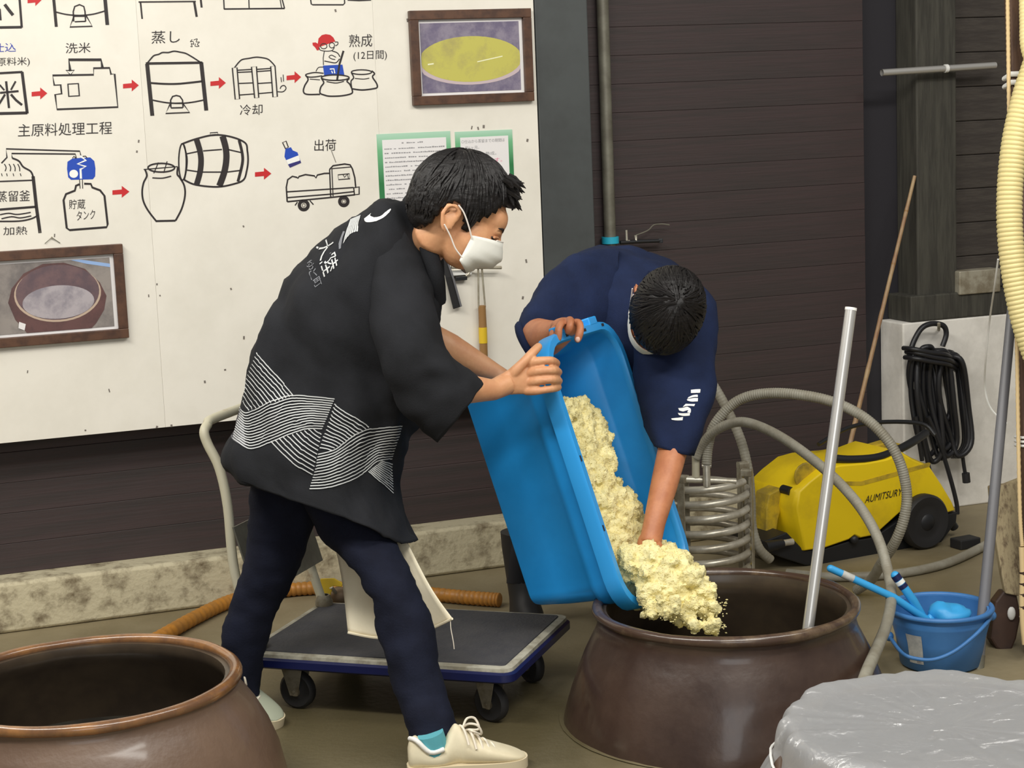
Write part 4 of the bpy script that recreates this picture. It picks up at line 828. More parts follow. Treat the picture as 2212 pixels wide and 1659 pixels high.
# ================================================================== COIL STAND
ck = thing('cooling_coil', fl(1540, 1232), 'stainless spiral cooling coil with dull flat bars standing behind the jar', 'coil')
cc = at(1525, 1130, 6.0); cc.z = 0
zt, zb_ = at(1525, 1030, 6.0).z, at(1525, 1225, 6.0).z
P = []; turns = 6; rc = 0.14; dz = (zt - max(zb_, 0.03)) / turns
for i in range(turns * 40 + 1):
    a = 2 * math.pi * i / 40 - 0.6; P.append(cc + V3((rc * math.cos(a), rc * math.sin(a), max(zb_, 0.03) + dz * i / 40)))
m = MB(); m.tube(P, 0.0125, 10); m.build('coil_tube', 'steel', ck)
for a in (-0.35, 0.35, 2.3, -2.2):
    d = V3((math.cos(a), math.sin(a), 0)); t = V3((-d.y, d.x, 0)); hgt = zt + (0.04 if a > 0 else 0.035) + (0.13 if a == 2.3 else 0)
    for s in (-1, 1):
        m = MB(); m.box(cc + d * (rc + 0.015 * s) + V3((0, 0, hgt / 2)), (0.005, 0.026, hgt), (d, t, V3((0, 0, 1)))); m.build('flat_bar', 'steeld', ck, False, bevel=0.001)
    m = MB(); m.box(cc + d * rc + V3((0, 0, hgt - 0.012)), (0.036, 0.03, 0.022), (d, t, V3((0, 0, 1)))); m.build('bar_clamp', 'steeld', ck, False, bevel=0.003)
m = MB(); m.tube([at(1468, 1035, 5.86), at(1590, 1040, 5.86)], 0.011, 10); m.build('top_bar', 'steel', ck)
m = MB(); m.tube([at(1503, 1032, 5.86), at(1503, 985, 5.86)], 0.0125, 12); m.build('hose_stub', 'cream', ck)
m = MB(); m.tube([at(1527, 1052, 5.84), at(1526, 1006, 5.84)], 0.012, 12); m.tube([at(1516, 1006, 5.84), at(1536, 1006, 5.84)], 0.007, 8); m.build('chrome_coupling', 'steel', ck)

# ================================================================== GREY FLEXIBLE HOSES
def ribhose(name, pts, r, rib, label, mtl='hose', per=None, cat='hose', amp=0.12, group=None):
    P = vs(catmull([at(x, y, D) for x, y, D in pts], 12)); L = [0]
    for i in range(1, len(P)): L.append(L[-1] + (P[i] - P[i - 1]).length)
    n = int(L[-1] / rib) * 3; Q = []; R = []; j = 0
    for i in range(n + 1):
        s = L[-1] * i / n
        while j < len(L) - 2 and L[j + 1] < s: j += 1
        Q.append(P[j].lerp(P[j + 1], (s - L[j]) / max(L[j + 1] - L[j], 1e-9))); R.append(r * (1 - amp if i % 3 == 0 else 1))
    m = MB(); m.tube(Q, R, 14); o = m.build(name, mtl); tag(o, label, cat, group); return o
ribhose('flexible_hose', [(1526, 1004, 5.84), (1530, 962, 5.84), (1545, 915, 5.82), (1590, 868, 5.8), (1650, 850, 5.76), (1730, 853, 5.7), (1810, 872, 5.66), (1880, 912, 5.62), (1933, 975, 5.6), (1957, 1050, 5.6), (1955, 1110, 5.6), (1935, 1168, 5.62), (1905, 1215, 5.7), (1882, 1252, 5.82), (1850, 1275, 5.9)], 0.0165, 0.0075, 'grey ribbed hose arching highest over the yellow pressure washer', amp=0.08)
ribhose('flexible_hose', [(1503, 990, 5.85), (1515, 965, 5.84), (1540, 934, 5.8), (1585, 913, 5.74), (1630, 917, 5.66), (1700, 952, 5.56), (1785, 1017, 5.44), (1850, 1085, 5.34), (1893, 1155, 5.26), (1917, 1230, 5.2), (1925, 1290, 5.1), (1916, 1345, 4.93), (1897, 1395, 4.72), (1875, 1445, 4.52), (1862, 1480, 4.42)], 0.0155, 0.009, 'grey hose drooping from the coil down beside the blue bucket', amp=0.05)
ribhose('flexible_hose', [(1530, 815, 6.1), (1562, 868, 6.1), (1598, 945, 6.1), (1616, 1015, 6.1), (1622, 1080, 6.1), (1625, 1140, 6.1), (1640, 1185, 6.1), (1665, 1210, 6.12)], 0.0165, 0.0105, 'grey hose hanging straight behind the coil with its open end up', amp=0.06)
P = vs(catmull([fl(x, y, 0.016) for x, y in ((1700, 1238), (1790, 1246), (1880, 1244), (1960, 1236), (2040, 1218), (2105, 1190), (2160, 1160))], 8)); m = MB(); m.tube(P, 0.0155, 12); tag(m.build('flexible_hose', 'hose'), 'grey hose lying in a flat arc on the floor before the washer wheel', 'hose')

# ================================================================== BLACK COILED HOSE ON THE WALL
bh = thing('coiled_hose', wpx(2020, 990, 0.1), 'black hose coiled in long loops hanging on the white plaster wall', 'hose')
rs = random.Random(4)
def bp(x, y, o): return wpx(x, y, o)
for k in range(12):
    xl = 1966 + k * 6 + rs.uniform(-4, 4); xr = 2006 + k * 7.5 + rs.uniform(-6, 6); yt = 752 + rs.uniform(-8, 8) + abs(k - 4) * 2; yb = 960 + rs.uniform(-60, 45) ; o = 0.05 + 0.013 * (k % 4)
    if k > 6: yb = 985
    pts = [((xl + xr) / 2, yt), (xl + 4, yt + 18), (xl, (yt + yb) / 2 - 20), (xl + 14 + k, yb - 40), ((xl + xr) / 2 + 12, yb), (xr + 12, yb - 28), (xr + 6, (yt + yb) / 2), (xr - 6, yt + 16)]
    m = MB(); m.tube(vs(catmull([bp(x, y, o + 0.01 * math.sin(i * 2.1 + k)) for i, (x, y) in enumerate(pts)], 6, True)), 0.0105, 8, closed=True); m.build('hose_loop', 'blackhose', bh)
m = MB(); m.tube(vs(catmull([bp(1964, 768, 0.06), bp(1975, 735, 0.06), bp(1992, 708, 0.06), bp(2015, 699, 0.06), bp(2038, 704, 0.06), bp(2044, 722, 0.06), bp(2036, 748, 0.06)], 5)), 0.0105, 10); m.build('hanging_loop', 'blackhose', bh)
for x0, y0, x1, y1 in ((1952, 752, 2062, 770), (1955, 772, 2066, 790), (1958, 760, 2070, 782)):
    m = MB(); m.tube(vs(catmull([bp(x0, y0, 0.05), bp(x0 + 20, y0 + 2, 0.12), bp((x0 + x1) / 2, (y0 + y1) / 2, 0.135), bp(x1 - 18, y1 - 3, 0.12), bp(x1, y1 + 10, 0.05)], 5)), 0.0095, 8); m.build('wrap_turn', 'blackhose', bh)
for pts in ([(1990, 930), (2000, 980), (2012, 1030), (2032, 1070), (2055, 1100)], [(2005, 900), (2030, 960), (2052, 1030), (2066, 1085), (2068, 1110)], [(1978, 900), (1985, 950), (1992, 995)]):
    m = MB(); m.tube(vs(catmull([bp(x, y, 0.1) for x, y in pts], 5)), 0.0085, 8); m.build('hanging_end', 'blackhose', bh)
m = MB(); m.tube([bp(2078, 975, 0.08), bp(2082, 1005, 0.08), bp(2085, 1024, 0.08)], 0.0075, 8); m.build('lance_end', 'blackhose', bh)
m = MB(); m.tube([bp(2086, 1022, 0.08), bp(2088, 1042, 0.08)], 0.0155, 8); m.build('nozzle_nut', 'rubber', bh)
m = MB(); m.tube([bp(2028, 712, 0.0), bp(2028, 706, 0.08), bp(2028, 698, 0.085)], 0.006, 8); m.build('hook', 'steeld', bh)

# bamboo stick leaning on the shutter
P = [at(1830, 985, 6.80), at(1900, 690, 6.83), at(1976, 380, 6.86)]
d = (P[0] - P[2]).normalized(); foot = P[0] + d * ((P[0].z - 0.0) / -d.z)
bs = thing('bamboo_stick', foot, 'thin bamboo stick leaning on the dark shutter behind the yellow washer', 'stick')
Q = [foot] + P; m = MB(); pts = []; R = []
for i in range(41):
    t = i / 40; p = foot.lerp(P[2], t); pts.append(p); R.append((0.0098 - 0.003 * t) * (1.12 if i % 6 == 0 else 1))
m.tube(pts, R, 10); m.build('cane', 'bamboo', bs)
for i in range(6, 40, 6): m = MB(); p = foot.lerp(P[2], i / 40); m.tube([p - d * 0.003, p + d * 0.003], 0.0097 - 0.003 * i / 40 + 0.001, 10); m.build('node', 'handlewood', bs)

# ================================================================== POST AND HOSES AT THE RIGHT EDGE
pd = 5.3
b = fl(2235, 1418); pd = (b - CC).dot(CF); a = at(2190, -60, pd + 0.01)
po = thing('timber_post', b, 'brown timber post at the right edge with hoses tied along it', 'post')
ax = (a - b).normalized(); ex = CR - ax * CR.dot(ax); ex.normalize(); ey = ax.cross(ex)
def pp_(x, y, o=0.0): return onplane(x, y, b + ey * o, ey)
top = a + ax * 1.2; m = MB(); cen = (b + top) / 2 + ex * 0.02
m.box(cen, (0.085, 0.06, (top - b).length), (ex, ey, ax)); m.build('beam', 'post', po, False, bevel=0.004)
D0 = pd - 0.052
m = MB(); R = []; P = vs(catmull([at(x, y, D0) for x, y in ((2176, -40), (2178, 100), (2181, 300), (2190, 520), (2196, 700), (2199, 900), (2203, 1100), (2208, 1180))], 30)); m.tube(P, [0.0062 if i % 2 else 0.0052 for i in range(len(P))], 8); tag(m.build('braided_tube', 'rope'), 'thin tan braided tube running down the left edge of the post', 'tube')
rt = thing('striped_cord', at(2209, 1290, D0), 'cream cord wound with dark stripes low on the timber post', 'cord')
P = [at(x, y, D0) for x, y in ((2207, 1182), (2209, 1240), (2208, 1300), (2210, 1350), (2214, 1392))]; m = MB(); m.tube(vs(catmull(P, 5)), 0.0085, 10); m.build('cord_core', 'rope', rt)
for y in (1238, 1262, 1285, 1312): c = at(2208.5, y, D0); m = MB(); m.tube([c + V3((0, 0, 0.005)), c - V3((0, 0, 0.005)) + CR * 0.002], 0.0092, 10); m.build('stripe', 'darkwood', rt)
for k, (x, y, n) in enumerate(((2190, 166, 2), (2204, 955, 3), (2214, 1332, 2))):
    t = thing('white_tie', at(x, y, D0), ('white tape wound round the post top beside the chrome pipe', 'white string wound round the post at mid height', 'white string wound round the post foot')[k], 'tie', 'white ties on the timber post')
    for i in range(n):
        c = at(x, y - 9 + i * (18 / max(n - 1, 1)), D0) ; cc_ = b + ax * (c - b).dot(ax) + ex * 0.02; hw = 0.047; hd = 0.038
        ring = [cc_ + ex * (hw * cx) - ey * 0 + ey * (hd * cy) for cx, cy in ((-1, -1), (1, -1), (1, 1), (-1, 1))]
        m = MB(); m.tube(ring, 0.0075 if k == 0 else 0.0038, 8, closed=True); m.build('tie_turn', 'white', t)
D1 = pd - 0.115
ribhose('corrugated_hose', [(2272, -140, D1), (2272, -40, D1), (2262, 60, D1), (2236, 140, D1), (2212, 215, D1), (2191, 310, D1), (2181, 420, D1), (2183, 520, D1), (2196, 620, D1), (2218, 715, D1), (2250, 800, D1), (2282, 880, D1), (2300, 980, D1), (2302, 1120, D1), (2296, 1260, D1), (2300, 1370, D1 + 0.02)], 0.0365, 0.0125, 'thick cream corrugated hose bulging left of the timber post', 'beige', amp=0.07)
ribhose('corrugated_hose', [(2214, -60, D1 + 0.02), (2215, 40, D1 + 0.02), (2219, 110, D1 + 0.02), (2250, 180, D1 + 0.03)], 0.017, 0.0105, 'thinner cream corrugated hose at the top right corner', 'beige', amp=0.08)
m = MB(); m.tube(vs(catmull([at(x, y, D) for x, y, D in ((2156, 560, 6.2), (2148, 620, 6.3), (2138, 690, 6.5), (2130, 770, 6.6), (2127, 830, 6.7), (2134, 868, 6.72), (2148, 892, 6.72), (2175, 915, 6.7))], 6)), 0.0034, 6); tag(m.build('dangling_string', 'white'), 'thin white cord dangling before the white plaster wall', 'cord')
gp0, gp1 = at(2122, 1338, 5.14), at(2184, 690, 5.3); ax2 = (gp0 - gp1).normalized()
gpo = thing('grey_pole', gp0 + ax2 * 0.2, 'straight grey pole leaning on the post with its foot in the bucket', 'pole')
m = MB(); m.tube([gp1 - ax2 * 0.05, gp0 + ax2 * 0.15], [0.0145, 0.0165], 14); m.build('tube', 'pole', gpo)
m = MB(); m.tube([gp0 + ax2 * 0.1, gp0 + ax2 * 0.165], 0.018, 14); m.build('foot_sleeve', 'galv', gpo)
pk = [(2138, 1050), (2172, 1045), (2206, 1032), (2212, 1120), (2212, 1240), (2202, 1288), (2172, 1282), (2160, 1220), (2145, 1130)]
m = MB(); m.prism([at(x, y, 5.36 + (y - 1030) * -0.0004) for x, y in pk], CF * 0.03); wk = tag(m.build('weathered_board', 'plank', None, False, bevel=0.004), 'weathered streaky grey wooden board leaning behind the grey pole', 'board')
sh = [(2150, 1300), (2168, 1276), (2196, 1280), (2206, 1330), (2196, 1380), (2180, 1418), (2152, 1400), (2140, 1380)]
m = MB(); m.prism([at(x, y, 5.27) for x, y in sh], CF * 0.06); dkb = tag(m.build('dark_wedge', 'darkwood', None, False, bevel=0.006), 'dark brown wooden wedge below the weathered board by the bucket', 'wedge')
m = MB(); m.ell(at(2185, 1325, 5.26), (0.012, 0.008, 0.02), None, 12, 8); m.build('white_knob', 'white', dkb)

# ================================================================== PEOPLE
class Frame:
    def __init__(s, o, fwd, up, k=1.0):
        s.o = V3(o); s.X = fwd.normalized(); s.Z = (up - s.X * up.dot(s.X)).normalized(); s.Y = s.Z.cross(s.X); s.k = k
    def __call__(s, x, y, z): return s.o + (s.X * x + s.Y * y + s.Z * z) * s.k
    @property
    def ax(s): return (s.X, s.Y, s.Z)
def head_geo(mb, H):
    k = H.k
    def e(c, r, u=24, v=14): mb.ell(H(*c), [q * k for q in r], H.ax, u, v)
    e((0.005, 0, 0.06), (0.098, 0.078, 0.085), 32, 18)
    e((0.05, 0, 0.0), (0.062, 0.066, 0.078)); e((0.085, 0, 0.055), (0.03, 0.05, 0.036))
    e((0.046, 0, -0.03), (0.046, 0.055, 0.036)); e((0.078, 0, -0.05), (0.02, 0.024, 0.016))
    e((0.098, 0, 0.034), (0.017, 0.046, 0.010))
    for s in (-1, 1):
        e((0.082, 0.036 * s, -0.008), (0.026, 0.024, 0.02)); 
        # ear: rim and lobe
        mb.tube([H(x, (0.079 + dy) * s, z) for x, z, dy in ((0.006, 0.012, 0), (0.006, 0.03, 0.006), (-0.01, 0.04, 0.011), (-0.026, 0.032, 0.014), (-0.028, 0.012, 0.013), (-0.018, -0.01, 0.009), (-0.004, -0.022, 0.004))], 0.0055 * k, 8)
        e((-0.008, 0.078 * s, 0.004), (0.017, 0.006, 0.024))
    mb.tube([H(0.103, 0, 0.036), H(0.114, 0, 0.012), H(0.126, 0, -0.012)], [0.009 * k, 0.011 * k, 0.0155 * k], 12)
    e((0.116, 0.011, -0.016), (0.012, 0.010, 0.009)); e((0.116, -0.011, -0.016), (0.012, 0.010, 0.009))
    e((0.1, 0, -0.036), (0.012, 0.024, 0.007)); e((0.099, 0, -0.045), (0.011, 0.02, 0.007))
def face_parts(H, person, skinmat):
    k = H.k
    for s in (-1, 1):
        m = MB(); m.ell(H(0.0935, 0.033 * s, 0.018), (0.0095 * k, 0.0135 * k, 0.0042 * k), H.ax, 16, 10); m.build('eye', 'eye', person)
        m = MB(); m.tube([H(0.1045, 0.017 * s, 0.020), H(0.1065, 0.030 * s, 0.0245), H(0.098, 0.047 * s, 0.021)], 0.0032 * k, 6); m.build('eyelid', skinmat, person)
        m = MB(); m.tube([H(0.1115, 0.016 * s, 0.040), H(0.109, 0.032 * s, 0.0455), H(0.098, 0.05 * s, 0.042)], [0.0022 * k, 0.0032 * k, 0.0014 * k], 6); m.build('eyebrow', 'brow', person)
def face_mask(H, person):
    k = H.k; rows = []; V = 14; U = 22
    for i in range(V + 1):
        v = i / V; z = 0.016 - 0.092 * v
        xf = 0.116 + 0.022 * math.sin(math.pi * min(v * 1.15 + 0.12, 1)) - 0.034 * max(0, v - 0.55) / 0.45
        pleat = 0.0016 * (1 if (i % 4) < 2 else -1) if 3 < i < 13 else 0
        row = []
        for j in range(U + 1):
            t = -1 + 2 * j / U; a = abs(t); zz = z * (1 - 0.0 * a) + (-0.03 - z) * 0.34 * a ** 2.0 + (0.006 * (1 - a) if i == 0 else 0)
            x = xf - (xf - 0.052) * (1 - math.cos(a * math.pi / 2)) ** 1.0; y = 0.071 * math.sin(t * math.pi / 2)
            row.append(H(x + pleat * (1 - a), y, zz))
        rows.append(row)
    m = MB(); m.sheet(rows); mk = m.build('face_mask', 'mask', person, solid=0.0018 * k)
    for s in (-1, 1):
        up = [H(0.054, 0.074 * s, -0.006), H(0.035, 0.083 * s, 0.014), H(0.012, 0.092 * s, 0.034), H(-0.006, 0.096 * s, 0.043)]
        lo = [H(0.054, 0.071 * s, -0.052), H(0.032, 0.078 * s, -0.042), H(0.01, 0.086 * s, -0.024), H(-0.014, 0.095 * s, -0.008)]
        for P in (up, lo): m = MB(); m.tube(vs(catmull(P, 4)), 0.0017 * k, 6); m.build('ear_loop', 'loop', mk)
    m = MB(); m.tube([rows[0][j] + H.Z * 0.001 for j in range(6, 17)], 0.0016 * k, 6); m.build('mask_edge', 'loop', mk)
def hair_geo(H, poly, person, seed, rad=(0.115, 0.09, 0.108), cen=(0.0, 0, 0.065), crown=(-0.035, 0.0, 0.165), n=900, fringe=True):
    rs = random.Random(seed); k = H.k; m = MB(); U, V = 72, 40; idx = {}; pts = []; faces = []
    def pt(i, j): return hp_(2 * math.pi * j / U, math.pi * i / V - math.pi / 2)
    def hp_(a, b):
        cb = math.cos(b)
        if b < 0: cb = cb + (cb ** 0.45 - cb) * min(1, max(0, 0.25 - math.cos(a)) * 1.2)
        return V3((cen[0] + rad[0] * cb * math.cos(a), rad[1] * cb * math.sin(a), cen[2] + rad[2] * math.sin(b)))
    def keep(p): return inpoly(p.x, p.z, poly)
    for i in range(V):
        for j in range(U):
            c = [pt(i, j), pt(i, j + 1), pt(i + 1, j + 1), pt(i + 1, j)]
            if sum(keep(q) for q in c) >= 3:
                f = []
                for key, q in zip(((i, j), (i, (j + 1) % U), (i + 1, (j + 1) % U), (i + 1, j)), c):
                    if key not in idx:
                        idx[key] = len(pts); nn = 0.006 * noise.noise(q * 38 + V3((seed, 0, 0))); pts.append(H(*(q + (q - V3(cen)).normalized() * nn)))
                    f.append(idx[key])
                if len(set(f)) == 4: faces.append(tuple(f))
                elif len(set(f)) == 3: faces.append(tuple(dict.fromkeys(f)))
    m.add(pts, faces)
    o = m.build('hair', 'hair', person); md = o.modifiers.new('solid', 'SOLIDIFY'); md.thickness = 0.014 * k; md.offset = -1
    g = MB(); c = 0; tries = 0; C3 = V3(cen); CW = V3(crown)
    while c < n and tries < 14000:
        tries += 1; a = rs.uniform(0, 2 * math.pi); b = math.asin(rs.uniform(-0.25, 1.0))
        p = V3((cen[0] + rad[0] * math.cos(b) * math.cos(a), rad[1] * math.cos(b) * math.sin(a), cen[2] + rad[2] * math.sin(b)))
        if not keep(p): continue
        nr = V3(((p.x - cen[0]) / rad[0] ** 2, p.y / rad[1] ** 2, (p.z - cen[2]) / rad[2] ** 2)).normalized()
        d = p - CW; d = d - nr * d.dot(nr)
        if d.length < 1e-4: continue
        d.normalize(); d = (d + V3((rs.gauss(0, 0.2), rs.gauss(0, 0.2), rs.gauss(0, 0.2))) + 0.9 * V3((noise.noise(p * 14), noise.noise(p * 14 + V3((9, 0, 0))), noise.noise(p * 14 + V3((0, 9, 0)))))).normalized()
        L = rs.uniform(0.04, 0.075); Q = []; q = p.copy(); lift = rs.uniform(-0.001, 0.0016)
        ok = True
        for i in range(5):
            Q.append(H(*(q + nr * (lift * i * 0.5 + 0.001)))); q = q + d * (L / 4); nn = V3(((q.x - cen[0]) / rad[0] ** 2, (q.y) / rad[1] ** 2, (q.z - cen[2]) / rad[2] ** 2))
            ln = math.sqrt(((q.x - cen[0]) / rad[0]) ** 2 + (q.y / rad[1]) ** 2 + ((q.z - cen[2]) / rad[2]) ** 2); q = C3 + (q - C3) / ln; nr = nn.normalized(); d = (d - nr * d.dot(nr)).normalized()
            if not keep(q) and i < 4: ok = False
        if not ok: continue
        g.tube(Q, [0.003 * k, 0.0036 * k, 0.0034 * k, 0.0024 * k, 0.0005 * k], 5); c += 1
    for i in range(170):
        a = math.pi + rs.uniform(-1.1, 1.1); b = rs.uniform(-0.45, 0.15); db = rs.uniform(0.25, 0.45); Q = [hp_(a + rs.uniform(-0.04, 0.04), b - db * t / 4) * 1.0 for t in range(5)]
        if keep(Q[-1]) and keep(Q[0]): g.tube([H(*(q + (q - C3).normalized() * 0.0012)) for q in Q], [0.003 * k, 0.0036 * k, 0.0034 * k, 0.0024 * k, 0.0005 * k], 5)
    if fringe:
        for i in range(60):
            y = rs.uniform(-0.06, 0.06); z = rs.uniform(0.112, 0.155); x = 0.098 - abs(y) * 0.25 + rs.uniform(-0.006, 0.004) - (z - 0.1) * 0.25
            dx, dz = rs.uniform(0.012, 0.034), rs.uniform(-0.022, 0.004) + (z - 0.1) * 0.2
            g.tube([H(x - 0.015, y, z + 0.004), H(x, y, z + 0.004), H(x + dx * 0.6, y * 1.05, z + dz * 0.4), H(x + dx, y * 1.1 + rs.uniform(-0.006, 0.006), z + dz)], [0.006 * k, 0.007 * k, 0.005 * k, 0.0007 * k], 5)
    stuff(g.build('hair_locks', 'hair', o))
    return o
def finger(mb, pts, r0, r1, seg=12):
    P = vs(catmull(pts, 4)); n = len(P)
    mb.tube(P, [r0 + (r1 - r0) * i / (n - 1) + 0.0007 * math.sin(math.pi * 3 * i / (n - 1)) for i in range(n)], seg, round_=True)

# ------------------------------------------------------------------ man in the black coat
A = thing('person', fl(800, 1600), 'person in a black happi coat and white mask, stooping and gripping the blue tub', 'person')
HA = Frame(at(969, 487, 4.5), CR * 0.878 - CU * 0.454 + CF * 0.12, CU * 0.89 + CR * 0.454, 1.12)
HA = Frame(HA.o, HA.X, HA.Z, 1.115)
mb = MB(); head_geo(mb, HA)
nb = at(895, 540, 4.66)
mb.tube([HA(0.0, 0, 0.0), HA(-0.02, 0, -0.03), at(925, 530, 4.58), nb], [0.06, 0.055, 0.05, 0.06], 20)
# trunk under the clothes
mb.tube([nb, at(850, 560, 4.66), at(780, 680, 4.68), at(710, 830, 4.7), at(660, 980, 4.72)], [0.07, 0.10, 0.105, 0.1, 0.11], 20)
mb.ell(at(670, 1000, 4.72), (0.1, 0.11, 0.09))
SR, ER, WR = at(862, 600, 4.53), at(918, 838, 4.5), at(1066, 842, 4.63)
SL, EL, WL = at(830, 545, 4.83), at(915, 725, 4.9), at(1068, 806, 4.95)
mb.tube([nb, SR, SR.lerp(ER, 0.5), ER], [0.07, 0.062, 0.052, 0.043], 16); mb.tube([ER, ER.lerp(WR, 0.35), ER.lerp(WR, 0.75), WR, at(1096, 828, 4.66)], [0.043, 0.044, 0.034, 0.0275, 0.03], 16)
mb.tube([nb, SL, SL.lerp(EL, 0.5), EL], [0.07, 0.062, 0.052, 0.043], 16); mb.tube([EL, EL.lerp(WL, 0.35), EL.lerp(WL, 0.75), WL, at(1100, 830, 4.96)], [0.043, 0.044, 0.034, 0.027, 0.03], 16)
mb.tube([at(*p) for p in ((720, 1000, 4.66), (750, 1060, 4.70), (780, 1130, 4.68), (822, 1215, 4.64), (852, 1280, 4.6), (880, 1382, 4.57), (910, 1500, 4.55), (938, 1600, 4.54))], [0.07, 0.07, 0.062, 0.05, 0.042, 0.038, 0.036, 0.034], 16)
mb.tube([at(*p) for p in ((635, 1000, 4.76), (620, 1080, 4.8), (598, 1165, 4.815), (578, 1250, 4.83), (540, 1345, 4.85), (526, 1450, 4.87), (537, 1512, 4.885))], [0.07, 0.068, 0.06, 0.05, 0.042, 0.034, 0.028], 16)
body_me = remeshed(mb, 0.0048, 5)
# hands
hb = MB()
DH = 4.675
hb.loft([[at(1062, 842, 4.64) + CU * (0.026 * math.sin(t)) + CF * (0.02 * math.cos(t)) for t in [2 * math.pi * i / 16 for i in range(16)]],
         [at(1092, 826, 4.655) + (CU * 0.97 + CR * 0.2) * (0.034 * math.sin(t)) + CF * (0.019 * math.cos(t)) for t in [2 * math.pi * i / 16 for i in range(16)]],
         [at(1122, 816, 4.665) + (CU * 0.99 + CR * 0.1) * (0.043 * math.sin(t)) + CF * (0.0165 * math.cos(t)) for t in [2 * math.pi * i / 16 for i in range(16)]],
         [at(1150, 814, 4.672) + CU * (0.0445 * math.sin(t)) + CF * (0.014 * math.cos(t)) for t in [2 * math.pi * i / 16 for i in range(16)]],
         [at(1162, 813, 4.676) + CU * (0.040 * math.sin(t)) + CF * (0.010 * math.cos(t)) for t in [2 * math.pi * i / 16 for i in range(16)]]])
for pts, r0, r1 in (([(1140, 787, 4.668), (1165, 780, 4.65), (1189, 779, 4.655), (1202, 785, 4.70)], 0.0125, 0.0105), ([(1142, 806, 4.665), (1168, 801, 4.645), (1194, 800, 4.65), (1206, 804, 4.70)], 0.0125, 0.0108), ([(1142, 826, 4.665), (1168, 822, 4.647), (1194, 820, 4.652), (1207, 823, 4.70)], 0.012, 0.0105), ([(1138, 845, 4.668), (1164, 844, 4.652), (1191, 840, 4.656), (1206, 837, 4.70)], 0.011, 0.0092), ([(1100, 815, 4.66), (1118, 796, 4.65), (1142, 771, 4.655), (1163, 749, 4.68)], 0.0155, 0.0105)):
    finger(hb, [at(*p) for p in pts], r0, r1)
hm = remeshed(hb, 0.0026, 3)
hl = MB(); hl.ell(at(1115, 838, 4.98), (0.04, 0.03, 0.025))
for i in range(4): finger(hl, [at(1115 + i * 4, 826 + i * 11, 4.965), at(1138, 828 + i * 11, 4.955), at(1150, 834 + i * 11, 4.975)], 0.0095, 0.008)
finger(hl, [at(1108, 826, 4.99), at(1125, 808, 5.0), at(1140, 798, 5.0)], 0.011, 0.009)
hlm = remeshed(hl, 0.003, 3)
joinmesh([body_me, hm, hlm]).build('body', 'skin', A)
face_parts(HA, A, 'skin')
for x, y in ((1163, 750),): m = MB(); m.ell(at(x - 2, y + 2, 4.674), (0.006, 0.003, 0.007), None, 10, 6); m.build('thumbnail', 'nail', A)
PA = [(-0.13, -0.03), (-0.14, 0.08), (-0.1, 0.2), (0.05, 0.21), (0.16, 0.16), (0.16, 0.098), (0.098, 0.094), (0.082, 0.088), (0.066, 0.05), (0.052, 0.034), (0.045, 0.004), (0.03, 0.0), (0.016, 0.022), (0.004, 0.042), (-0.022, 0.042), (-0.034, 0.02), (-0.036, -0.01), (-0.05, -0.03), (-0.06, -0.055), (-0.12, -0.06)]
hair_geo(HA, PA, A, 3)
face_mask(HA, A)

# black coat: trunk, sleeves, collar
ct = MB()
TR = [(892, 452, 945, 566, 4.64, 0.085), (842, 433, 952, 600, 4.65, 0.13), (792, 449, 948, 655, 4.66, 0.175), (742, 493, 945, 710, 4.67, 0.20), (683, 551, 944, 770, 4.68, 0.205), (643, 605, 938, 822, 4.69, 0.20), (609, 665, 925, 862, 4.70, 0.195), (574, 716, 905, 898, 4.71, 0.19), (547, 773, 885, 930, 4.715, 0.19), (521, 842, 872, 968, 4.72, 0.195), (498, 903, 858, 1005, 4.72, 0.20), (484, 957, 852, 1058, 4.72, 0.205), (483, 1000, 872, 1122, 4.72, 0.21), (505, 1036, 889, 1172, 4.715, 0.212)]
ct.sil(TR, 5, 64, 2.6, True, False); ct.wrinkle(0.026, 5.5, 2, (1, 1, 0.6)); ct.wrinkle(0.016, 13, 9, (1.4, 1, 0.45)); 
sl = MB(); sl.sil([(838, 470, 948, 600, 4.60, 0.10), (806, 545, 948, 640, 4.56, 0.115), (800, 640, 950, 695, 4.52, 0.11), (812, 735, 962, 755, 4.49, 0.10), (838, 820, 985, 786, 4.48, 0.09), (868, 885, 1008, 806, 4.49, 0.082), (905, 925, 1024, 820, 4.50, 0.076), (944, 957, 1038, 832, 4.52, 0.072)], 5, 40, 2.2, True, False); sl.wrinkle(0.018, 7, 5)
s2 = MB(); s2.sil([(820, 470, 925, 590, 4.76, 0.09), (815, 560, 930, 640, 4.84, 0.095), (830, 650, 936, 690, 4.89, 0.085), (850, 720, 940, 735, 4.92, 0.07), (868, 760, 943, 752, 4.93, 0.06)], 4, 28, 2.2, True, False)
m = MB(); m.add(ct.v, ct.f); m.add(sl.v, sl.f); m.add(s2.v, s2.f)
coat = m.build('happi_coat', 'coat', A, solid=0.004)
cbv = BVHTree.FromPolygons([tuple(p) for p in m.v], m.f)
m = MB(); neck = [at(886, 436, 4.62), at(902, 466, 4.535), at(915, 505, 4.5), at(928, 548, 4.495), at(942, 598, 4.51), at(946, 650, 4.56)]
m.tube(vs(catmull(neck, 5)), 0.021, 10, flat=1.0); m.tube(vs(catmull([at(890, 440, 4.64), at(912, 455, 4.72), at(930, 500, 4.74), at(945, 555, 4.72), at(948, 620, 4.68)], 5)), 0.016, 10); m.build('collar', 'coat', coat)
def onto(x, y, bv=None, lift=0.003):
    d = ray(x, y).normalized(); p, n, i, t = (bv or cbv).ray_cast(CC, d)
    if p is None: return None, None
    if n.dot(d) > 0: n = -n
    return p + n * lift, n
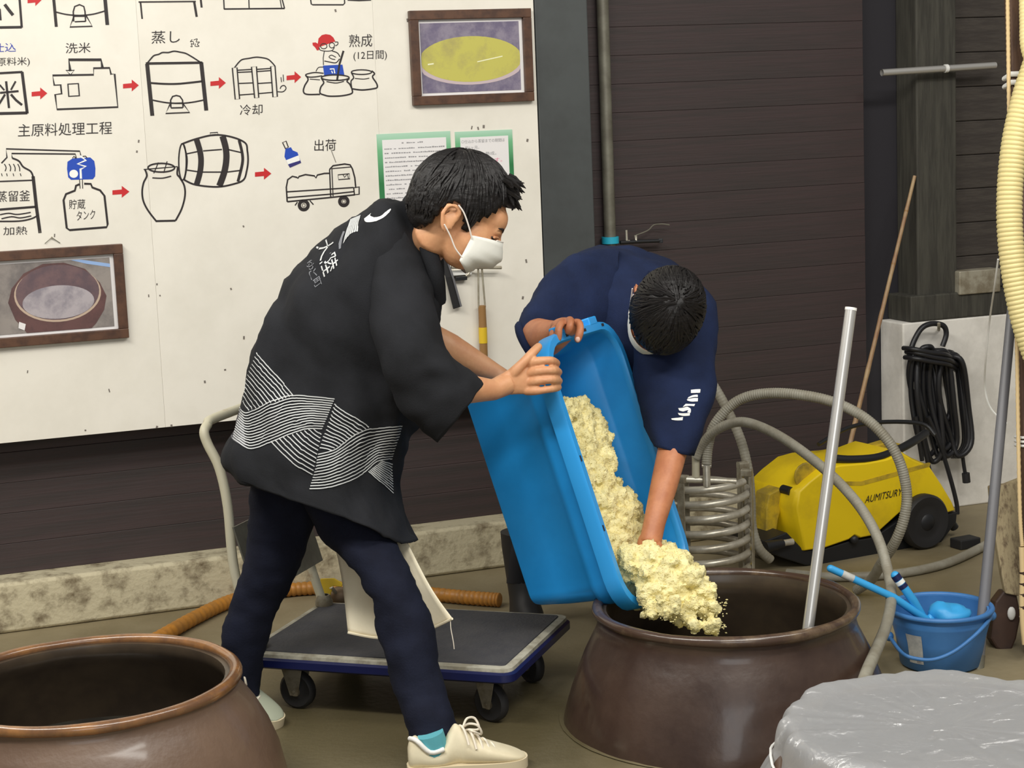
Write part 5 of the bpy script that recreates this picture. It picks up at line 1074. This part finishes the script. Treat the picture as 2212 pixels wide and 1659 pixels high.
def printed(mb, pts, wd, bv=None, lift=0.0052):
    P = []; N = []
    for x, y in catmull(pts, 10):
        p, n = onto(x, y, bv, lift)
        if p is None or (P and (p - P[-1]).length > 0.05):
            if len(P) > 2: ribbon(mb, P, wd, N)
            P, N = [], []
            if p is None: continue
        if P and (p - P[-1]).length < 0.0008: continue
        P.append(p); N.append(n)
    if len(P) > 2: ribbon(mb, P, wd, N)
def band(mb, top, bot, n, wd=0.0027):
    for i in range(n):
        t = i / (n - 1); printed(mb, [(a[0] + (b[0] - a[0]) * t, a[1] + (b[1] - a[1]) * t) for a, b in zip(top, bot)], wd)
ZC = lambda P: [(460 + x / 4.88, 740 + y / 4.88) for x, y in P]
m = MB()
band(m, ZC([(470, 110), (600, 270), (740, 420), (858, 565)]), ZC([(300, 570), (330, 610), (355, 660), (395, 720)]), 13)                         # upper left band, coming down to the wave
band(m, ZC([(300, 690), (350, 745), (440, 720), (640, 620), (850, 562), (1060, 570), (1280, 592)]), ZC([(225, 1010), (360, 1112), (480, 1108), (640, 1045), (820, 965), (1000, 905), (1145, 905)]), 14)   # the wave on the back panel
band(m, ZC([(1050, 900), (1080, 930), (1110, 950), (1140, 970)]), ZC([(625, 1045), (740, 1165), (880, 1290), (1045, 1388)]), 11)              # lower band under the wave
band(m, ZC([(1275, 645), (1390, 730), (1510, 800), (1630, 890)]), ZC([(1120, 1110), (1160, 1115), (1210, 1125), (1245, 1138)]), 13)            # side panel, upper band
band(m, ZC([(1110, 1180), (1280, 1130), (1440, 1010), (1610, 915), (1800, 895), (1980, 875)]), ZC([(1015, 1542), (1200, 1530), (1420, 1460), (1580, 1370), (1720, 1250), (1880, 1215)]), 13)  # side panel wave
band(m, ZC([(1760, 1245), (1800, 1260), (1840, 1270), (1876, 1280)]), ZC([(1630, 1355), (1720, 1440), (1800, 1510), (1885, 1590)]), 11)
m.build('line_print', 'print', coat)
m = MB(); band(m, ZC([(292, 585), (262, 650), (240, 720), (205, 800)]), ZC([(318, 740), (320, 830), (330, 930), (340, 1040)]), 2, 0.002)
# faded cloth patch between the silhouette and the wave
g0 = ZC([(285, 580), (240, 660), (190, 800), (195, 900), (230, 1010), (300, 1070)]); g1 = ZC([(290, 600), (300, 680), (330, 800), (335, 900), (340, 1000), (355, 1090)]); rows = []
for a, b in zip(catmull(g0, 9), catmull(g1, 9)):
    x0 = a[0] - 6
    while onto(x0, a[1])[0] is None and x0 < b[0] - 3: x0 += 1.5
    row = [onto(x0 + 1 + (b[0] - x0 - 1) * t / 14, a[1] + (b[1] - a[1]) * t / 14, None, 0.0034)[0] for t in range(15)]
    if all(p is not None for p in row): rows.append(row)
if len(rows) > 2: pm = MB(); pm.sheet(rows); pm.build('faded_patch', 'patch', coat)
# back crest: crescent, fan of bars, two lines of characters
ZB = lambda P: [(620 + x / 7.542, 430 + y / 7.542) for x, y in P]
def onin(x, y, lift):
    for k in range(14):
        p = onto(x + k * 1.2, y + k * 0.9, None, lift)[0]
        if p is not None: return p
def area_print(mb, up, lo, n=6, lift=0.0035):
    # points that would fall off the silhouette slide inwards
    rows = []
    for a, b in zip(catmull(up, 5), catmull(lo, 5)):
        row = [onin(a[0] + (b[0] - a[0]) * t / n, a[1] + (b[1] - a[1]) * t / n, lift) for t in range(n + 1)]
        if all(p is not None for p in row): rows.append(row)
    if len(rows) > 1: mb.sheet(rows)
m = MB()
area_print(m, ZB([(1385, 240), (1362, 285), (1450, 310), (1540, 285), (1620, 215), (1690, 172)]), ZB([(1272, 330), (1300, 385), (1420, 378), (1540, 335), (1630, 270), (1688, 190)])); m.build('crescent_print', 'white', coat)
m = MB(); tl, tr_, bl, br_ = (1050, 340), (1218, 272), (925, 735), (1170, 545)
for i in range(7):
    t0, t1 = i / 7, (i + 0.8) / 7
    P = lambda t, e: (tl[0] + (tr_[0] - tl[0]) * t, tl[1] + (tr_[1] - tl[1]) * t) if e == 0 else (bl[0] + (br_[0] - bl[0]) * t, bl[1] + (br_[1] - bl[1]) * t - 60 * math.sin(t * 3.1))
    area_print(m, ZB([P(t0, 0), ((P(t0, 0)[0] + P(t0, 1)[0]) / 2 - 10, (P(t0, 0)[1] + P(t0, 1)[1]) / 2), P(t0, 1)]), ZB([P(t1, 0), ((P(t1, 0)[0] + P(t1, 1)[0]) / 2 - 10, (P(t1, 0)[1] + P(t1, 1)[1]) / 2), P(t1, 1)]), 2)
m.build('barred_fan_print', 'print', coat)
m = MB(); area_print(m, ZB([(925, 540), (890, 630), (855, 740), (855, 825)]), ZB([(955, 545), (920, 640), (900, 740), (885, 815)]), 2); m.build('small_print', 'printd', coat)
def text_on(mb, body, o, ex, ey, bv=None, lift=0.0038, shear=0.0):
    uv, fc, asp = textmesh(body, shear); V = []; ok = []
    for a, b in uv:
        p, n = onto(o[0] + ex[0] * a + ey[0] * b, o[1] + ex[1] * a + ey[1] * b, bv, lift); V.append(p if p is not None else V3()); ok.append(p is not None)
    mb.add(V, [f for f in fc if all(ok[i] for i in f)])
for ch, o in (('大', (684, 536)), ('陸', (692, 570))): m = MB(); text_on(m, ch, o, (9, 30), (34, -26)); m.build('character_print', 'print', coat)
for ch, o in (('ゆ', (662, 572)), ('と', (668, 590)), ('町', (676, 608))): m = MB(); text_on(m, ch, o, (6, 17), (15, -11)); m.build('character_print', 'printd', coat)

# trousers
tm = MB()
tm.sil([(650, 1015, 800, 1000, 4.70, 0.08), (655, 1085, 815, 1055, 4.69, 0.085), (690, 1150, 838, 1112, 4.67, 0.088), (735, 1205, 860, 1165, 4.64, 0.085), (778, 1250, 880, 1215, 4.615, 0.078), (803, 1295, 899, 1265, 4.59, 0.068), (814, 1340, 922, 1318, 4.58, 0.064), (824, 1390, 940, 1375, 4.57, 0.062), (840, 1450, 951, 1440, 4.56, 0.06), (857, 1505, 963, 1495, 4.55, 0.056), (876, 1558, 978, 1548, 4.525, 0.056), (890, 1606, 988, 1584, 4.515, 0.056)], 5, 32, 2.1, True, False)
tm.sil([(565, 1000, 700, 1010, 4.78, 0.09), (538, 1070, 690, 1085, 4.80, 0.10), (536, 1135, 668, 1140, 4.81, 0.092), (538, 1190, 655, 1200, 4.82, 0.084), (524, 1245, 634, 1254, 4.83, 0.074), (504, 1295, 606, 1304, 4.84, 0.066), (490, 1345, 586, 1355, 4.85, 0.062), (480, 1395, 574, 1402, 4.86, 0.058), (484, 1445, 566, 1450, 4.87, 0.052), (500, 1490, 561, 1495, 4.88, 0.047), (515, 1522, 558, 1528, 4.885, 0.043)], 5, 32, 2.1, True, False)
tm.wrinkle(0.010, 7, 4, (1, 1, 1.3)); tm.wrinkle(0.004, 26, 5, (1, 1, 1.6)); tm.build('trousers', 'trousers', A, solid=0.003)
# cream apron hanging in front of the legs
rows = []
L = [(690, 1120, 4.84), (722, 1180, 4.82), (735, 1230, 4.81), (744, 1290, 4.8), (752, 1366, 4.79)]; Rr = [(850, 1110, 4.74), (884, 1180, 4.70), (922, 1255, 4.67), (950, 1300, 4.66), (977, 1336, 4.65)]
Lc, Rc = catmull(L, 5), catmull(Rr, 5)
for i, (a, b) in enumerate(zip(Lc, Rc)):
    row = []
    for j in range(25):
        t = j / 24; x = a[0] + (b[0] - a[0]) * t; y = a[1] + (b[1] - a[1]) * t + 26 * math.sin(math.pi * t) * (i / 20) ; D = a[2] + (b[2] - a[2]) * t + 0.02 * math.sin(math.pi * t) + 0.006 * math.sin(t * 19 + i * 0.2)
        row.append(at(x, y, D))
    rows.append(row)
m = MB(); m.sheet(rows); apr = m.build('apron', 'canvas', A, solid=0.003)
P = rows[-1]; m = MB(); 
P2 = [p + CF * -0.003 for p in P]; m.tube(P2, 0.0035, 6); m.build('apron_hem', 'canvas', apr)
m = MB(); e_ = at(973, 1340, 4.648); m.tube(vs(catmull([e_, at(974, 1358, 4.648), at(979, 1385, 4.645), at(981, 1402, 4.645)], 4)), 0.0012, 5); m.build('loose_thread', 'lace', apr)
# shoes
def shoe(toe, heel, scale, mats, parts=True, lift=0.0, up=V3((0, 0, 1))):
    X = (toe - heel); Ln = X.length; X.normalize(); Z = (up - X * up.dot(X)).normalized(); Y = Z.cross(X)
    S = lambda x, y, z: heel + X * x * Ln / 0.288 + Y * y * scale + Z * (z * scale + lift)
    prof = [(0.0, 0.028, 0.07, 0.016), (0.006, 0.02, 0.088, 0.026), (0.02, 0.018, 0.098, 0.031), (0.035, 0.018, 0.082, 0.033), (0.055, 0.018, 0.066, 0.034), (0.08, 0.018, 0.066, 0.034), (0.095, 0.018, 0.088, 0.034), (0.112, 0.018, 0.116, 0.03), (0.122, 0.018, 0.118, 0.03), (0.135, 0.018, 0.104, 0.036), (0.16, 0.018, 0.086, 0.042), (0.19, 0.018, 0.07, 0.046), (0.22, 0.018, 0.056, 0.047), (0.25, 0.018, 0.044, 0.044), (0.272, 0.019, 0.034, 0.034), (0.285, 0.022, 0.027, 0.016)]
    m = MB(); rings = []
    for x, zb, zt, hw in catmull(prof, 3):
        ring = []
        for j in range(20):
            t = 2 * math.pi * j / 20; c, s = math.cos(t), math.sin(t); zz = (zb + zt) / 2 + (zt - zb) / 2 * math.copysign(abs(s) ** 0.75, s)
            nar = 1.0 - 0.45 * max(0, (zz - 0.05) / 0.07); ring.append(S(x, hw * nar * math.copysign(abs(c) ** 0.8, c), zz))
        rings.append(ring)
    m.loft(rings); up = m.build('shoe', mats[0], A)
    m = MB(); out = []
    for x, hw in catmull([(-0.004, 0.012), (0.004, 0.028), (0.03, 0.036), (0.08, 0.036), (0.13, 0.04), (0.18, 0.047), (0.23, 0.049), (0.265, 0.042), (0.284, 0.026), (0.291, 0.008)], 3): out.append((x, hw))
    loop = [(x, h) for x, h in out] + [(x, -h) for x, h in reversed(out)]
    m.loft([[S(x, y, z) for x, y in loop] for z in (0.0, 0.003, 0.022, 0.025)]); m.build('sole', mats[1], up)
    if parts:
        m = MB()
        for k in range(5):
            x0 = 0.132 + k * 0.018; z0 = 0.108 - k * 0.0125
            m.tube(vs(catmull([S(x0 + 0.012, -0.04, z0 - 0.032), S(x0 + 0.006, -0.024, z0 - 0.004), S(x0, 0.0, z0 + 0.004), S(x0 - 0.006, 0.022, z0 - 0.004)], 4)), 0.0032, 6)
        for sgn in (-1, 1): m.tube(vs(catmull([S(0.136, 0, 0.108), S(0.148, 0.02 * sgn - 0.01, 0.126), S(0.168, 0.028 * sgn - 0.01, 0.122), S(0.176, 0.02 * sgn - 0.012, 0.098), S(0.15, 0.004, 0.1)], 5)), 0.003, 6)
        m.build('lace', 'lace', up)
        m = MB(); m.tube(vs(catmull([S(0.006, 0.0, 0.092), S(0.02, -0.026, 0.094), S(0.05, -0.032, 0.064), S(0.085, -0.031, 0.068)], 4)), 0.0062, 8); m.build('padded_collar', 'lining', up)
        m = MB(); m.tube([S(0.06, 0, 0.05), S(0.062, 0, 0.075), S(0.056, 0.0, 0.1)], [0.033 * scale, 0.034 * scale, 0.033 * scale], 18); m.build('sock', 'sock', A)
    return up
shoe(fl(1137, 1650), fl(884, 1674), 1.0, ('shoe', 'shoesole'))
sh2 = fl(604, 1572); shoe(sh2, sh2 + (-CR * 0.72 + V3((0, 0.36, 0.17))).normalized() * 0.26, 1.0, ('shoeg', 'shoesole'), True)

# ------------------------------------------------------------------ man in navy bending over the tub
B = thing('person', fl(1250, 1315), 'person in a navy shirt bent over the blue tub, hand deep in the rice', 'person')
HB = Frame(at(1434, 662, 5.03), -CU * 0.86 - CR * 0.34 + CF * 0.16, -CF * 0.95 - CU * 0.2 + CR * 0.06, 1.04)
mb = MB(); head_geo(mb, HB)
nb = at(1422, 660, 5.24); mb.tube([HB(0, 0, 0), HB(-0.01, 0, -0.05), nb], [0.055, 0.052, 0.055], 18)
mb.tube([nb, at(1400, 680, 5.36), at(1350, 740, 5.42), at(1320, 880, 5.52)], [0.06, 0.1, 0.1, 0.1], 18)
sl_, el_, wl_ = at(1290, 640, 5.3), at(1160, 720, 5.12), at(1206, 722, 4.92)
sr_, er_, wr_ = at(1470, 650, 5.2), at(1470, 870, 5.06), at(1414, 1128, 4.88)
mb.tube([nb, sl_, el_], [0.05, 0.055, 0.045], 16); mb.tube([el_, at(1166, 730, 5.03), at(1184, 730, 4.97), wl_, at(1222, 712, 4.9)], [0.045, 0.054, 0.05, 0.038, 0.032], 16)
mb.tube([nb, sr_, er_], [0.05, 0.055, 0.044], 16); mb.tube([er_, at(1456, 960, 5.0), at(1434, 1050, 4.93), wr_, at(1404, 1175, 4.86)], [0.042, 0.042, 0.037, 0.03, 0.03], 16)
for hip, kn, an in ((at(1260, 930, 5.66), at(1160, 1120, 5.6), at(1128, 1290, 5.72)), (at(1330, 930, 5.62), at(1330, 1120, 5.55), at(1330, 1260, 5.75))): mb.tube([hip, kn, an], [0.08, 0.055, 0.04], 14)
bm_ = remeshed(mb, 0.005, 5)
hb = MB()      # hand over the tub end
hb.ell(at(1222, 706, 4.895), (0.042, 0.034, 0.026), (CR, CF, CU))
for pts, r0, r1 in (([(1234, 702, 4.89), (1250, 698, 4.865), (1253, 714, 4.845), (1248, 733, 4.84)], 0.0125, 0.0098), ([(1216, 700, 4.88), (1213, 698, 4.85), (1207, 710, 4.83), (1206, 731, 4.83)], 0.0118, 0.0095), ([(1206, 708, 4.89), (1197, 710, 4.86), (1193, 722, 4.845), (1194, 738, 4.845)], 0.010, 0.0085), ([(1226, 696, 4.88), (1232, 692, 4.853), (1231, 704, 4.835), (1227, 716, 4.84)], 0.0118, 0.009), ([(1205, 722, 4.92), (1194, 734, 4.91), (1188, 744, 4.88)], 0.012, 0.0095)): finger(hb, [at(*p) for p in pts], r0, r1)
h1 = remeshed(hb, 0.0028, 3)
hb = MB(); hb.ell(at(1403, 1180, 4.87), (0.034, 0.028, 0.045))
for i in range(4): finger(hb, [at(1388 + i * 11, 1192, 4.86), at(1384 + i * 12, 1212, 4.87), at(1384 + i * 12, 1228, 4.9)], 0.0105, 0.0085)
finger(hb, [at(1418, 1172, 4.85), at(1428, 1190, 4.86), at(1428, 1208, 4.88)], 0.0115, 0.009)
h2 = remeshed(hb, 0.003, 3)
joinmesh([bm_, h1, h2]).build('body', 'skin2', B)
face_parts(HB, B, 'skin2')
m = MB(); m.ell(at(1248, 733, 4.831), (0.0065, 0.003, 0.0075), None, 10, 6); m.build('fingernail', 'nail', B)
PB = [(-0.13, -0.05), (-0.14, 0.08), (-0.1, 0.2), (0.05, 0.21), (0.16, 0.16), (0.16, 0.085), (0.098, 0.08), (0.08, 0.07), (0.062, 0.045), (0.048, 0.03), (0.04, -0.004), (0.02, -0.004), (0.012, 0.02), (0.0, 0.04), (-0.024, 0.04), (-0.036, 0.01), (-0.05, -0.03), (-0.08, -0.055)]
hair_geo(HB, PB, B, 8, rad=(0.116, 0.094, 0.106), n=900, fringe=False)
face_mask(HB, B)
sh_ = MB()
sh_.sil([(1290, 534, 1368, 533, 5.48, 0.05), (1252, 546, 1404, 552, 5.45, 0.12), (1222, 572, 1455, 575, 5.42, 0.16), (1205, 620, 1512, 615, 5.38, 0.175), (1202, 680, 1535, 670, 5.36, 0.175), (1208, 750, 1542, 745, 5.36, 0.165), (1218, 830, 1530, 830, 5.4, 0.155), (1228, 920, 1500, 930, 5.5, 0.15), (1222, 1000, 1470, 1010, 5.56, 0.15)], 5, 44, 2.4, True, False); sh_.wrinkle(0.016, 7, 1)
ar = MB(); ar.sil([(1330, 545, 1350, 730, 5.32, 0.08), (1272, 540, 1310, 745, 5.28, 0.10), (1218, 562, 1268, 752, 5.22, 0.092), (1174, 606, 1228, 752, 5.17, 0.082), (1142, 650, 1200, 756, 5.13, 0.074), (1124, 690, 1180, 774, 5.09, 0.07), (1122, 715, 1172, 790, 5.06, 0.066)], 5, 32, 2.2, True, False); ar.wrinkle(0.014, 9, 3)
ar2 = MB(); ar2.sil([(1400, 585, 1500, 600, 5.24, 0.06), (1388, 650, 1540, 655, 5.2, 0.085), (1376, 720, 1548, 726, 5.15, 0.086), (1370, 795, 1546, 800, 5.1, 0.08), (1378, 865, 1536, 868, 5.06, 0.074), (1394, 920, 1520, 924, 5.03, 0.068), (1412, 964, 1502, 986, 5.0, 0.061)], 5, 36, 2.2, True, False); ar2.wrinkle(0.014, 9, 6)
m = MB(); m.add(sh_.v, sh_.f); m.add(ar.v, ar.f); m.add(ar2.v, ar2.f); shirt = m.build('shirt', 'shirt', B, solid=0.004)
sbv = BVHTree.FromPolygons([tuple(p) for p in m.v], m.f)
# rolled cuff of the near sleeve and sleeve hem
cfm = MB(); n = 24; c0 = at(1150, 745, 5.05)
cu_, cv_ = (at(1176, 786, 5.02) - at(1126, 700, 5.09)) / 2, CF * 0.062 + CR * 0.02
cfm.tube([c0 + cu_ * math.cos(2 * math.pi * i / n) + cv_ * math.sin(2 * math.pi * i / n) for i in range(n)], 0.0125, 8, closed=True); cfm.build('rolled_cuff', 'shirt', shirt)
m = MB(); ZS = lambda P: [(1420 + x / 13.83, 820 + y / 13.83) for x, y in P]
def sp(up, lo):
    rows = []
    for a, b in zip(catmull(ZS(up), 4), catmull(ZS(lo), 4)):
        row = [onto(a[0] + (b[0] - a[0]) * t / 2, a[1] + (b[1] - a[1]) * t / 2, sbv, 0.004)[0] for t in range(3)]
        if all(p is not None for p in row): rows.append(row)
    if len(rows) > 1: m.sheet(rows)
sp([(995, 320), (1130, 305), (1275, 300)], [(995, 415), (1130, 412), (1262, 400)])
sp([(920, 540), (1050, 480), (1190, 460)], [(890, 590), (1050, 540), (1190, 530)])
sp([(870, 610), (1030, 570), (1195, 560)], [(890, 640), (1030, 675), (1190, 660)])
sp([(840, 740), (990, 745), (1120, 745)], [(750, 830), (920, 800), (1090, 810)])
sp([(620, 860), (760, 850), (900, 830), (985, 890), (985, 1000)], [(650, 930), (770, 960), (880, 930), (920, 930), (885, 985)])
sp([(610, 1000), (760, 1010), (965, 1000)], [(640, 1060), (780, 1090), (960, 1080)])
sp([(400, 1170), (560, 1150), (770, 1120)], [(420, 1210), (580, 1230), (760, 1225)])
m.build('sleeve_print', 'white', shirt)
lg = MB(); lg.sil([(1215, 900, 1330, 905, 5.66, 0.11), (1170, 1000, 1275, 1010, 5.64, 0.095), (1122, 1100, 1212, 1115, 5.62, 0.085), (1098, 1190, 1176, 1200, 5.66, 0.075), (1094, 1260, 1166, 1262, 5.7, 0.07)], 4, 24, 2.1, True, False); lg.sil([(1300, 900, 1440, 905, 5.62, 0.11), (1290, 1050, 1400, 1050, 5.6, 0.09), (1290, 1180, 1380, 1180, 5.66, 0.075), (1295, 1250, 1375, 1250, 5.72, 0.07)], 4, 24, 2.1, True, False); lg.build('work_trousers', 'workpants', B)
for x, D in ((1130, 5.7), (1335, 5.72)):
    t = at(x, 1290, D); t.z = 0; m = MB(); d = (-CF + CR * 0.2); d.z = 0; d.normalize(); s = V3((-d.y, d.x, 0))
    m.loft([[t + d * (xo + rx * math.cos(2 * math.pi * i / 20)) + s * (0.048 * ry * math.sin(2 * math.pi * i / 20)) + V3((0, 0, z)) for i in range(20)] for z, xo, rx, ry in ((0.0, 0.05, 0.14, 1), (0.03, 0.05, 0.142, 1.02), (0.06, 0.045, 0.13, 0.98), (0.09, 0.015, 0.085, 0.92), (0.13, 0.0, 0.062, 0.98), (0.25, 0.0, 0.066, 1.25), (0.30, 0.0, 0.068, 1.3))]); m.build('rubber_boot', 'rubber', B)
